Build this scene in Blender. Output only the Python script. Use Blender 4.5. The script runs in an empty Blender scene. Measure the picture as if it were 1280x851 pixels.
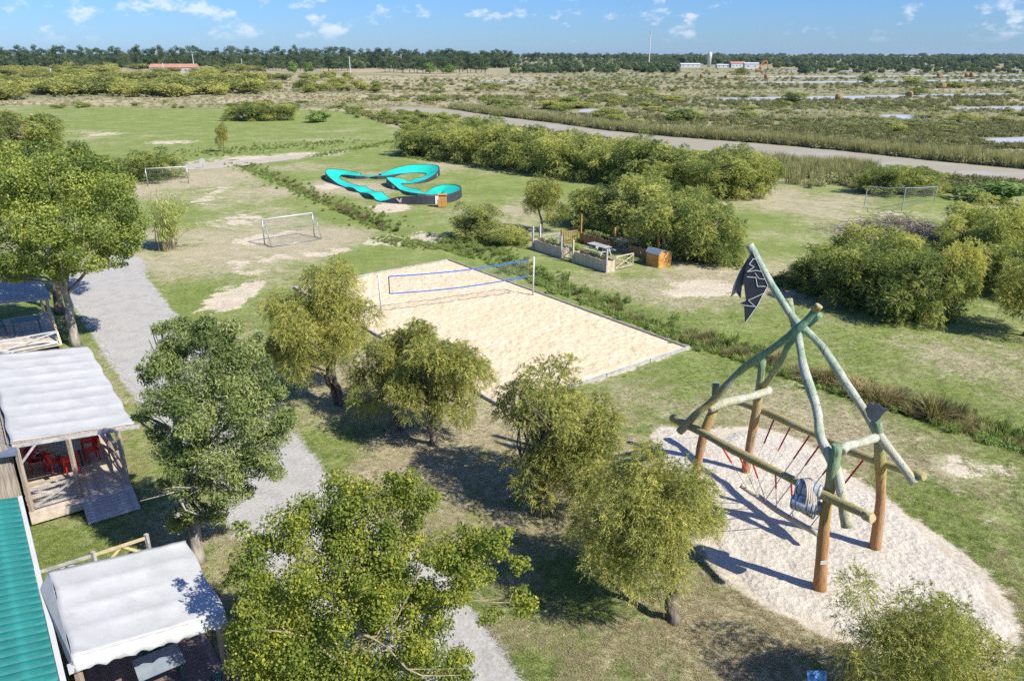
import bpy, math, random
import numpy as np
from mathutils import Vector, Matrix
from mathutils.geometry import tessellate_polygon

R = math.radians
sc = bpy.context.scene
RNG = np.random.default_rng(7)
random.seed(7)

# ------------------------------------------------------------------ camera
FPX, HOR, CAMH = 950.0, 67.0, 15.0          # focal length (px of a 1280 wide frame), horizon row, drone height
PITCH = math.atan((425.5 - HOR) / FPX)
cam_data = bpy.data.cameras.new('camera')
cam_data.sensor_width = 36.0
cam_data.lens = 36.0 * FPX / 1280.0
cam_data.clip_start = 0.1
cam_data.clip_end = 30000
cam = bpy.data.objects.new('camera', cam_data)
sc.collection.objects.link(cam)
cam.location = (0, 0, CAMH)
cam.rotation_euler = (math.pi / 2 - PITCH, 0, 0)
sc.camera = cam

# ------------------------------------------------------------------ world, sun, exposure
SUN_EL = R(44)
HAZE = 0.00004
SUN_AZ = math.atan2(0.84, -0.54)             # measured from +Y towards +X
sun_dir = Vector((math.sin(SUN_AZ) * math.cos(SUN_EL), math.cos(SUN_AZ) * math.cos(SUN_EL), math.sin(SUN_EL)))
world = bpy.data.worlds.new('World')
sc.world = world
world.use_nodes = True
wt = world.node_tree
wt.nodes.clear()

def nd(nt, typ, ins=None, **props):
    n = nt.nodes.new(typ)
    for k, v in props.items():
        setattr(n, k, v)
    for k, v in (ins or {}).items():
        s = n.inputs[k]
        if isinstance(v, bpy.types.NodeSocket):
            nt.links.new(v, s)
        else:
            s.default_value = v
    return n

def mth(nt, op, a, b=None, clamp=False):
    ins = {0: a}
    if b is not None:
        ins[1] = b
    return nd(nt, 'ShaderNodeMath', ins, operation=op, use_clamp=clamp).outputs[0]

def c4(c):
    return (c[0], c[1], c[2], 1.0)

def mixc(nt, fac, a, b, mode='MIX'):
    n = nd(nt, 'ShaderNodeMix', None, data_type='RGBA', blend_type=mode)
    for i, v in ((0, fac), (6, a), (7, b)):
        if isinstance(v, bpy.types.NodeSocket):
            nt.links.new(v, n.inputs[i])
        else:
            n.inputs[i].default_value = v if i == 0 else (v if len(v) == 4 else c4(v))
    return n.outputs[2]

def sstep(nt, v, lo, hi):
    n = nd(nt, 'ShaderNodeMapRange', {0: v, 1: lo, 2: hi, 3: 0.0, 4: 1.0}, interpolation_type='SMOOTHSTEP')
    return n.outputs[0]

def noi(nt, vec, scale, detail=4.0, rough=0.55, out=0):
    ins = {'Scale': scale, 'Detail': detail, 'Roughness': rough}
    if vec is not None:
        ins['Vector'] = vec
    return nd(nt, 'ShaderNodeTexNoise', ins).outputs[out]

sky = nd(wt, 'ShaderNodeTexSky', None, sky_type='NISHITA', sun_disc=False, sun_elevation=SUN_EL,
         sun_rotation=SUN_AZ, altitude=0.0, air_density=1.3, dust_density=0.05, ozone_density=4.0)
wgeo = nd(wt, 'ShaderNodeTexCoord').outputs['Generated']
wmap = nd(wt, 'ShaderNodeMapping', {'Vector': wgeo, 'Scale': (1.0, 1.0, 1.9), 'Location': (3.1, 0.4, 0.23)}).outputs[0]
wsep = nd(wt, 'ShaderNodeSeparateXYZ', {0: wgeo}).outputs[2]
n1 = noi(wt, wmap, 20.0, 8.0, 0.60)
n2 = noi(wt, wmap, 4.0, 2.0, 0.5)
cl = mth(wt, 'ADD', n1, mth(wt, 'MULTIPLY', mth(wt, 'SUBTRACT', n2, 0.5), 0.22))
clm = sstep(wt, cl, 0.545, 0.68)
clm = mth(wt, 'MULTIPLY', clm, sstep(wt, wsep, 0.008, 0.03))
blue = mixc(wt, 1.0, sky.outputs[0], (0.225, 0.395, 0.80), 'MULTIPLY')
wcol = mixc(wt, mth(wt, 'MULTIPLY', clm, 0.68), blue, (4.6, 4.9, 5.4))
bg = nd(wt, 'ShaderNodeBackground', {'Color': wcol, 'Strength': 0.118})
wo = nd(wt, 'ShaderNodeOutputWorld', {'Surface': bg.outputs[0]})

sun = bpy.data.lights.new('sun', 'SUN')
sun.energy = 4.4
sun.angle = R(0.53)
sun.color = (1.0, 0.955, 0.88)
sun_o = bpy.data.objects.new('sun', sun)
sc.collection.objects.link(sun_o)
sun_o.rotation_euler = sun_dir.to_track_quat('Z', 'Y').to_euler()
sun_o.location = sun_dir * 60

sc.view_settings.view_transform = 'Standard'
sc.view_settings.look = 'None'
sc.view_settings.gamma = 1.0
sc.view_settings.use_curve_mapping = False
sc.view_settings.exposure = 0.80
sc.render.engine = 'CYCLES'
sc.cycles.use_denoising = False
sc.cycles.max_bounces = 8
sc.cycles.diffuse_bounces = 5
sc.cycles.transmission_bounces = 6
sc.cycles.transparent_max_bounces = 8
sc.cycles.caustics_reflective = False
sc.cycles.caustics_refractive = False
try:
    sc.cycles.denoiser = 'OPENIMAGEDENOISE'
    sc.cycles.denoising_input_passes = 'RGB_ALBEDO_NORMAL'
    sc.cycles.denoising_prefilter = 'ACCURATE'
except Exception:
    pass

# ------------------------------------------------------------------ survey helpers (photo row/column -> place on the ground)
CP, SP = math.cos(PITCH), math.sin(PITCH)
def ray(px, py):
    dx = (px - 640.0) / FPX
    dy = -(py - 425.5) / FPX
    return dx, CP + dy * SP, -SP + dy * CP
def G(px, py, z=0.0):
    d = ray(px, py)
    t = (z - CAMH) / d[2]
    return Vector((d[0] * t, d[1] * t, z))
def AT(px, py, Y):
    d = ray(px, py)
    t = Y / d[1]
    return Vector((d[0] * t, Y, CAMH + d[2] * t))
def rowh(px, yb, yt):
    """height of an upright thing whose foot is at row yb and top at row yt"""
    g = G(px, yb)
    return max(0.05, AT(px, yt, g.y).z)
def wid(px, yb, w):
    g = G(px, yb)
    return w * math.hypot(g.y, CAMH - 1.5) / FPX

# ------------------------------------------------------------------ numpy value noise
def _hash(ix, iy, seed):
    h = (ix.astype(np.int64) * 374761393 + iy.astype(np.int64) * 668265263 + seed * 69069) & 0x7fffffff
    h = ((h ^ (h >> 13)) * 1274126177) & 0x7fffffff
    return ((h ^ (h >> 16)) & 0xffff) / 65535.0
def vnoise(x, y, seed=0):
    x = np.asarray(x, float); y = np.asarray(y, float)
    ix = np.floor(x); iy = np.floor(y)
    fx = x - ix; fy = y - iy
    fx = fx * fx * (3 - 2 * fx); fy = fy * fy * (3 - 2 * fy)
    a = _hash(ix, iy, seed); b = _hash(ix + 1, iy, seed)
    c = _hash(ix, iy + 1, seed); d = _hash(ix + 1, iy + 1, seed)
    return (a * (1 - fx) + b * fx) * (1 - fy) + (c * (1 - fx) + d * fx) * fy
def fbm(x, y, seed=0, o=4):
    s = 0; a = 0.5; t = 0
    for k in range(o):
        s = s + a * vnoise(np.asarray(x) * 2 ** k, np.asarray(y) * 2 ** k, seed + k * 17)
        t += a; a *= 0.5
    return s / t
def seg_dist(x, y, pts):
    """distance from points to a polyline"""
    best = np.full(np.shape(x), 1e9)
    for (ax, ay), (bx, by) in zip(pts[:-1], pts[1:]):
        vx, vy = bx - ax, by - ay
        L = vx * vx + vy * vy + 1e-9
        t = np.clip(((x - ax) * vx + (y - ay) * vy) / L, 0, 1)
        best = np.minimum(best, np.hypot(x - ax - t * vx, y - ay - t * vy))
    return best
def in_poly(x, y, poly):
    x = np.asarray(x, float); y = np.asarray(y, float)
    ins = np.zeros(x.shape, bool)
    n = len(poly)
    for i in range(n):
        ax, ay = poly[i]; bx, by = poly[(i + 1) % n]
        c = ((ay > y) != (by > y))
        with np.errstate(divide='ignore', invalid='ignore'):
            xx = (bx - ax) * (y - ay) / (by - ay + 1e-12) + ax
        ins ^= c & (x < xx)
    return ins
def poly_sd(x, y, poly):
    d = seg_dist(x, y, list(poly) + [poly[0]])
    return np.where(in_poly(x, y, poly), -d, d)
def gp(pix):
    return [tuple(G(a, b)[:2]) for a, b in pix]
def smooth_closed(pts, step):
    """closed Catmull-Rom through pts, resampled about every step metres"""
    out = []
    n = len(pts)
    P = [np.array(p, float) for p in pts]
    for i in range(n):
        p0, p1, p2, p3 = P[i - 1], P[i], P[(i + 1) % n], P[(i + 2) % n]
        k = max(2, int(np.linalg.norm(p2 - p1) / step))
        for j in range(k):
            t = j / k
            out.append(0.5 * ((2 * p1) + (-p0 + p2) * t + (2 * p0 - 5 * p1 + 4 * p2 - p3) * t * t + (-p0 + 3 * p1 - 3 * p2 + p3) * t ** 3))
    return out
def smooth_open(pts, step=None, k=None):
    P = [np.array(p, float) for p in pts]
    P = [2 * P[0] - P[1]] + P + [2 * P[-1] - P[-2]]
    out = []
    for i in range(1, len(P) - 2):
        p0, p1, p2, p3 = P[i - 1], P[i], P[i + 1], P[i + 2]
        m = k or max(2, int(np.linalg.norm(p2 - p1) / step))
        for j in range(m):
            t = j / m
            out.append(0.5 * ((2 * p1) + (-p0 + p2) * t + (2 * p0 - 5 * p1 + 4 * p2 - p3) * t * t + (-p0 + 3 * p1 - 3 * p2 + p3) * t ** 3))
    out.append(P[-2])
    return out

# ------------------------------------------------------------------ object helpers
COL = sc.collection
def tag(o, label=None, cat=None, group=None, kind=None):
    if label: o['label'] = label
    if cat: o['category'] = cat
    if group: o['group'] = group
    if kind: o['kind'] = kind
    return o
def thing(name, label, cat, loc=(0, 0, 0), rz=0.0, group=None):
    o = bpy.data.objects.new(name, None)
    o.empty_display_size = 0.3
    COL.objects.link(o)
    o.location = loc
    o.rotation_euler = (0, 0, rz)
    return tag(o, label, cat, group)
def woff(o):
    v = Vector((0, 0, 0))
    while o is not None:
        v = v + o.location
        o = o.parent
    return v
def place(name, mesh, parent=None, loc=None, rot=None):
    o = bpy.data.objects.new(name, mesh)
    COL.objects.link(o)
    if parent is not None:
        o.parent = parent
    if loc is not None:
        o.location = loc
    if rot is not None:
        o.rotation_euler = rot
    return o
def copy_tree(o, parent=None):
    c = o.copy()
    COL.objects.link(c)
    c.parent = parent
    for ch in list(o.children):
        copy_tree(ch, c)
    return c
def npmesh(name, v, faces, mat, smooth=False, attrs=None):
    """v (n,3), faces (m,k) all of one size; attrs {name: per-vertex floats}"""
    me = bpy.data.meshes.new(name)
    v = np.asarray(v, np.float32); faces = np.asarray(faces, np.int32)
    m, k = faces.shape
    me.vertices.add(len(v)); me.vertices.foreach_set('co', v.ravel())
    me.loops.add(m * k); me.loops.foreach_set('vertex_index', faces.ravel())
    me.polygons.add(m)
    me.polygons.foreach_set('loop_start', np.arange(0, m * k, k, dtype=np.int32))
    me.polygons.foreach_set('use_smooth', np.full(m, smooth, bool))
    me.update(calc_edges=True)
    for an, av in (attrs or {}).items():
        a = me.attributes.new(an, 'FLOAT', 'POINT')
        a.data.foreach_set('value', np.asarray(av, np.float32))
    if mat is not None:
        me.materials.append(mat)
    return me
class MB:
    def __init__(s):
        s.v = []; s.f = []
    def add(s, vs, fs):
        b = len(s.v)
        s.v += [tuple(p) for p in vs]
        s.f += [tuple(i + b for i in q) for q in fs]
        return s
    def box(s, c, size, rz=0.0, M=None):
        hx, hy, hz = size[0] / 2, size[1] / 2, size[2] / 2
        m = M if M is not None else Matrix.Rotation(rz, 3, 'Z')
        c = Vector(c)
        vs = [c + m @ Vector((x * hx, y * hy, z * hz)) for z in (-1, 1) for x, y in ((-1, -1), (1, -1), (1, 1), (-1, 1))]
        return s.add(vs, [(3, 2, 1, 0), (4, 5, 6, 7), (0, 1, 5, 4), (1, 2, 6, 5), (2, 3, 7, 6), (3, 0, 4, 7)])
    def beam(s, a, b, w, h, up=(0, 0, 1)):
        """square bar from a to b"""
        a = Vector(a); b = Vector(b)
        d = (b - a)
        L = d.length
        d.normalize()
        u = Vector(up)
        if abs(d.dot(u)) > 0.95:
            u = Vector((0.3, 1, 0))
        x = d.cross(u).normalized()
        z = x.cross(d).normalized()
        M = Matrix((x, d, z)).transposed()
        return s.box((a + b) / 2, (w, L, h), M=M)
    def tube(s, pts, rad, n=8, cap=True, flat=1.0):
        pts = [Vector(p) for p in pts]
        m = len(pts)
        if not hasattr(rad, '__len__'):
            rad = [rad] * m
        t0 = (pts[1] - pts[0]).normalized()
        ref = Vector((0, 0, 1)) if abs(t0.z) < 0.9 else Vector((1, 0, 0))
        x = t0.cross(ref).normalized()
        vs = []
        for i, p in enumerate(pts):
            t = (pts[min(i + 1, m - 1)] - pts[max(i - 1, 0)]).normalized()
            x = (x - t * x.dot(t)).normalized()
            y = t.cross(x)
            for k in range(n):
                a = 2 * math.pi * k / n
                vs.append(p + (x * math.cos(a) + y * math.sin(a) * flat) * rad[i])
        fs = []
        for i in range(m - 1):
            for k in range(n):
                k2 = (k + 1) % n
                fs.append((i * n + k, i * n + k2, (i + 1) * n + k2, (i + 1) * n + k))
        if cap:
            fs.append(tuple(range(n - 1, -1, -1)))
            fs.append(tuple((m - 1) * n + k for k in range(n)))
        return s.add(vs, fs)
    def lathe(s, c, prof, n=16):
        """prof: list of (radius, z)"""
        c = Vector(c)
        vs = [c + Vector((r * math.cos(2 * math.pi * k / n), r * math.sin(2 * math.pi * k / n), z)) for r, z in prof for k in range(n)]
        fs = []
        for i in range(len(prof) - 1):
            for k in range(n):
                k2 = (k + 1) % n
                fs.append((i * n + k, i * n + k2, (i + 1) * n + k2, (i + 1) * n + k))
        fs.append(tuple(range(n - 1, -1, -1)))
        fs.append(tuple((len(prof) - 1) * n + k for k in range(n)))
        return s.add(vs, fs)
    def plate(s, pts, thick):
        """thick plate from a closed outline of 3-D points (about planar)"""
        pts = [Vector(p) for p in pts]
        n = len(pts)
        nrm = Vector((0, 0, 0))
        for i in range(n):
            nrm += pts[i].cross(pts[(i + 1) % n])
        nrm.normalize()
        tri = tessellate_polygon([pts])
        vs = [p + nrm * thick / 2 for p in pts] + [p - nrm * thick / 2 for p in pts]
        fs = [tuple(t) for t in tri] + [tuple(i + n for i in reversed(t)) for t in tri]
        fs += [(i, i + n, (i + 1) % n + n, (i + 1) % n) for i in range(n)]
        return s.add(vs, fs)
    def mesh(s, name, mat, off=None, smooth=False):
        me = bpy.data.meshes.new(name)
        o = Vector((0, 0, 0)) if off is None else Vector(off)
        me.from_pydata([tuple(Vector(p) - o) for p in s.v], [], s.f)
        me.validate()
        if smooth:
            me.polygons.foreach_set('use_smooth', [len(q) <= 4 for q in [p.vertices for p in me.polygons]])
        me.update()
        if mat is not None:
            me.materials.append(mat)
        return me
    def part(s, name, mat, parent=None, smooth=False, bevel=0.0):
        """world-space shapes -> a child of parent (unrotated chain)"""
        me = s.mesh(name, mat, woff(parent) if parent is not None else None, smooth)
        o = place(name, me, parent)
        if bevel:
            b = o.modifiers.new('bevel', 'BEVEL'); b.width = bevel; b.segments = 1; b.limit_method = 'ANGLE'
        return o
    def top(s, name, mat, loc, smooth=False):
        """a single-mesh thing with its origin at loc"""
        me = s.mesh(name, mat, loc, smooth)
        return place(name, me, None, loc)

# ------------------------------------------------------------------ materials
def newmat(name):
    m = bpy.data.materials.new(name)
    m.use_nodes = True
    m.node_tree.nodes.clear()
    return m, m.node_tree
def finish(nt, bsdf):
    nd(nt, 'ShaderNodeOutputMaterial', {'Surface': bsdf})
def simple(name, col, rough=0.6, var=0.15, scale=6.0, bump=0.0, metal=0.0, spec=0.4, col2=None, stretch=(1, 1, 1), detail=5.0, streak=None):
    m, nt = newmat(name)
    tc = nd(nt, 'ShaderNodeTexCoord').outputs['Object']
    mp = nd(nt, 'ShaderNodeMapping', {'Vector': tc, 'Scale': stretch}).outputs[0]
    n = noi(nt, mp, scale, detail, 0.6)
    nb = noi(nt, mp, scale * 0.23, 3.0, 0.5)
    f = mth(nt, 'ADD', mth(nt, 'MULTIPLY', n, 0.65), mth(nt, 'MULTIPLY', nb, 0.35))
    f = sstep(nt, f, 0.3, 0.7)
    lo = tuple(max(0, x * (1 - var)) for x in col)
    hi = tuple(min(1, x * (1 + var)) for x in (col2 or col))
    rnd = nd(nt, 'ShaderNodeObjectInfo').outputs['Random']
    cc = mixc(nt, f, lo, hi)
    cc = mixc(nt, 1.0, cc, nd(nt, 'ShaderNodeCombineColor', {0: mth(nt, 'ADD', mth(nt, 'MULTIPLY', rnd, 0.14), 0.93), 1: mth(nt, 'ADD', mth(nt, 'MULTIPLY', rnd, 0.14), 0.93), 2: mth(nt, 'ADD', mth(nt, 'MULTIPLY', rnd, 0.14), 0.93)}).outputs[0], 'MULTIPLY')
    b = nd(nt, 'ShaderNodeBsdfPrincipled', {'Base Color': cc, 'Roughness': rough, 'Metallic': metal, 'Specular IOR Level': spec})
    if bump:
        bn = nd(nt, 'ShaderNodeBump', {'Height': n, 'Strength': bump, 'Distance': 0.02}).outputs[0]
        nt.links.new(bn, b.inputs['Normal'])
    finish(nt, b.outputs[0])
    return m
LEAF_GAIN = 1.95
def foliage(name, dark, mid, light, rough=0.55, trans=0.3, spec=0.3, varloc=0.25):
    """leaf colour from the per-leaf attribute 'tint', a little different from plant to plant"""
    m, nt = newmat(name)
    K = LEAF_GAIN
    dark, mid, light = [tuple(min(0.85, q * K) for q in c) for c in (dark, mid, light)]
    trans = min(0.5, trans + 0.08)
    t = nd(nt, 'ShaderNodeAttribute', None, attribute_name='tint').outputs['Fac']
    rnd = nd(nt, 'ShaderNodeObjectInfo').outputs['Random']
    t2 = mth(nt, 'ADD', t, mth(nt, 'MULTIPLY', mth(nt, 'SUBTRACT', rnd, 0.5), varloc))
    cr = nd(nt, 'ShaderNodeValToRGB', {0: t2})
    el = cr.color_ramp.elements
    el[0].position = 0.08; el[0].color = c4(dark)
    el[1].position = 0.95; el[1].color = c4(light)
    e = el.new(0.5); e.color = c4(mid)
    col = cr.outputs[0]
    p = nd(nt, 'ShaderNodeBsdfPrincipled', {'Base Color': col, 'Roughness': rough, 'Specular IOR Level': spec})
    tr = nd(nt, 'ShaderNodeBsdfTranslucent', {'Color': mixc(nt, 1.0, col, (1.1, 1.15, 0.6), 'MULTIPLY')})
    mx = nd(nt, 'ShaderNodeMixShader', {0: trans, 1: p.outputs[0], 2: tr.outputs[0]})
    finish(nt, mx.outputs[0])
    return m
def wood(name, lo, hi, along=(1, 1, 1), scale=9.0, rough=0.75, bump=0.25):
    return simple(name, lo, rough, 0.12, scale, bump, 0, 0.25, hi, along, 6.0)
# ------------------------------------------------------------------ ground plan
ROAD_R = [(165, 322), (178, 345), (215, 395), (270, 447), (330, 512), (375, 560), (405, 600), (470, 655), (525, 697), (580, 762), (640, 851), (690, 930)]
ROAD_L = [(520, 930), (470, 851), (415, 775), (350, 712), (302, 664), (276, 612), (235, 566), (186, 508), (146, 455), (112, 402), (78, 350), (72, 325)]
ROAD = [tuple(p) for p in smooth_closed(gp(ROAD_R + ROAD_L), 0.6)]
PLAY = [tuple(p) for p in smooth_closed(gp([(826, 538), (880, 543), (935, 538), (985, 548), (1022, 570), (1075, 608), (1130, 647), (1190, 688), (1236, 733), (1260, 780), (1252, 815), (1205, 832), (1120, 812), (1040, 790), (1000, 771), (950, 746), (905, 712), (884, 672), (862, 625), (838, 572)]), 0.5)]
COURT = [Vector((-4.97, 57.44)), Vector((9.65, 38.46)), Vector((-0.29, 30.84)), Vector((-14.91, 49.82))]
CU = Vector((0.794, 0.608)); CV = Vector((-0.610, 0.792))      # across / along the court (and the bungalow row)
DITCH = [tuple(p) for p in smooth_open(gp([(300, 204), (345, 222), (400, 247), (450, 270), (492, 287), (575, 312), (640, 333), (700, 358), (760, 381), (850, 416), (950, 449), (1050, 482), (1120, 503), (1200, 527), (1262, 548), (1400, 600)]), 1.5)]
RIVER = [tuple(p) for p in smooth_closed(gp([(492, 134), (560, 137), (620, 146), (680, 153), (760, 164), (850, 172.5), (950, 180), (1060, 190), (1170, 202), (1285, 213), (1500, 236), (1500, 262), (1285, 229), (1200, 222), (1130, 215), (1050, 208), (950, 199), (850, 188), (760, 174), (690, 164), (620, 154), (545, 146), (500, 139)]), 2.0)]
MARSH = gp([(-400, 126), (70, 131), (270, 134), (430, 139), (468, 150), (505, 166), (620, 166), (760, 187), (955, 203), (1075, 236), (1280, 243), (1800, 300)]) + [(9000, 90), (9000, 30000), (-9000, 30000), (-9000, 300)]
def pblob(px, py, rx, ry, w=1.0):
    g = G(px, py)
    return (g.x, g.y, rx * math.hypot(g.y, CAMH) / FPX, abs(G(px, py - ry).y - G(px, py + ry).y) / 2, w)
BARE = [pblob(*a) for a in [(290, 372, 30, 19), (312, 360, 22, 8), (512, 299, 44, 9), (470, 304, 20, 5, .8), (412, 233, 16, 4), (488, 259, 26, 6), (880, 360, 42, 11), (855, 366, 26, 6), (1218, 587, 44, 18, .78), (1190, 575, 32, 12, .7), (1240, 640, 40, 20, .5), (1150, 520, 40, 14, .45), (1000, 480, 60, 14, .42),
                            (345, 322, 26, 6, .75), (318, 300, 36, 10, .72), (300, 275, 40, 12, .68), (255, 250, 30, 10, .6), (395, 318, 30, 5, .75), (425, 312, 24, 4, .7), (270, 238, 25, 9, .6), (320, 340, 30, 6, .66), (296, 330, 28, 8, .6), (360, 290, 30, 6, .6),
                            (130, 168, 22, 3, .8), (212, 178, 40, 3.2, .75), (110, 166, 16, 3, .7), (320, 198, 60, 4, .85), (385, 193, 50, 3, .85), (275, 205, 34, 4, .85), (240, 203, 20, 3, .6),
                            (1110, 268, 60, 9, .55), (920, 340, 30, 7, .5), (230, 450, 20, 40, .35), (180, 480, 25, 40, .4), (600, 700, 60, 40, .25)]]
DRYB = [pblob(*a) for a in [(560, 590, 240, 90, .22), (760, 770, 220, 90, .28), (940, 800, 120, 60, .3), (350, 290, 110, 40, .25), (420, 300, 120, 20, .3), (1190, 590, 110, 70, .34), (900, 505, 110, 40, .3), (1060, 530, 90, 40, .2), (820, 480, 60, 30, .2), (1000, 440, 180, 50, .22), (880, 350, 120, 30, .28),
                            (430, 235, 60, 5, .25), (270, 225, 70, 14, .35), (560, 265, 120, 14, .18), (1000, 260, 60, 25, .4), (700, 350, 60, 12, .35), (330, 240, 150, 10, .3), (1200, 330, 60, 30, .2), (470, 610, 60, 50, .2), (800, 300, 60, 15, .25)]]
LUSHB = [pblob(*a) for a in [(230, 370, 90, 35, .3), (240, 150, 200, 14, .55), (430, 150, 90, 12, .4), (640, 820, 60, 30, .35), (900, 400, 200, 20, .2), (1180, 660, 50, 30, .2), (1130, 610, 60, 30, .15), (420, 560, 60, 40, .35), (740, 720, 60, 40, .25), (100, 600, 60, 40, -.1), (560, 330, 60, 16, .3), (480, 320, 60, 10, .35), (300, 190, 200, 14, .4), (1150, 440, 200, 50, .15)]]
def blobs(x, y, L):
    s = np.zeros(np.shape(x))
    for cx, cy, rx, ry, w in L:
        q = ((x - cx) / rx) ** 2 + ((y - cy) / ry) ** 2
        s = np.maximum(s, w * np.clip(1.15 - 0.62 * np.sqrt(q), 0, 1))
    return s
def bsum(x, y, L):
    s = np.zeros(np.shape(x))
    for cx, cy, rx, ry, w in L:
        s = s + w * np.exp(-(((x - cx) / rx) ** 2 + ((y - cy) / ry) ** 2))
    return s
CPOLY = [tuple(c) for c in COURT]
def zones(x, y):
    near = (y < 135) & (np.abs(x) < 140)
    z = {}
    big = fbm(x / 9.0, y / 9.0, 3, 4)
    dry = 0.41 + (big - 0.5) * 1.0 + bsum(x, y, DRYB) - bsum(x, y, LUSHB)
    # mowing / wheel streaks along the ditch
    s = x * 0.61 - y * 0.79
    dry = dry + (vnoise(s / 14.0, (x * 0.79 + y * 0.61) / 0.9, 11) - 0.5) * 0.18
    dd = seg_dist(x, y, DITCH)
    dry = dry - 0.35 * np.exp(-(dd / 2.2) ** 2)
    bare = blobs(x, y, BARE)
    cd = poly_sd(x, y, CPOLY)
    bare = np.maximum(bare, np.where(cd > -0.5, 0.62 * np.exp(-np.clip(cd, 0, 99) / 0.55), 0))
    grav = np.clip(0.95 - poly_sd(x, y, ROAD) / 1.3, 0, 1)
    pd = poly_sd(x, y, PLAY)
    sand = np.clip(0.95 - pd / 1.5, 0, 1)
    msd = poly_sd(x, y, MARSH)
    marsh = np.clip(0.5 - msd / (3 + 0.03 * np.abs(y)), 0, 1)
    z.update(dry=np.clip(dry, 0, 1), bare=bare, grav=grav, sand=sand, marsh=marsh, ditch=dd)
    return z
def zg(x, y):
    """ground height (the ditch is a shallow dip)"""
    d = seg_dist(np.asarray(x, float), np.asarray(y, float), DITCH)
    return -0.4 * np.clip(1 - (d / 1.1) ** 2, 0, 1)

def axis(lo, hi, step, far, growth):
    a = list(np.arange(lo, hi, step))
    s = step; v = a[-1]; up = []
    while v < far[1]:
        s *= growth; v += s; up.append(v)
    s = step; v = a[0]; dn = []
    while v > far[0]:
        s *= growth; v -= s; dn.append(v)
    return np.array(dn[::-1] + a + up)
gx = axis(-34, 34, 0.42, (-7500, 7500), 1.055)
gy = axis(12, 72, 0.42, (-300, 12000), 1.03)
XX, YY = np.meshgrid(gx, gy)
xv, yv = XX.ravel(), YY.ravel()
Z = zones(xv, yv)
zz = zg(xv, yv)
nx, ny = len(gx), len(gy)
ii = (np.arange(ny - 1)[:, None] * nx + np.arange(nx - 1)[None, :]).ravel()
quads = np.stack([ii, ii + 1, ii + nx + 1, ii + nx], 1)

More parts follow.
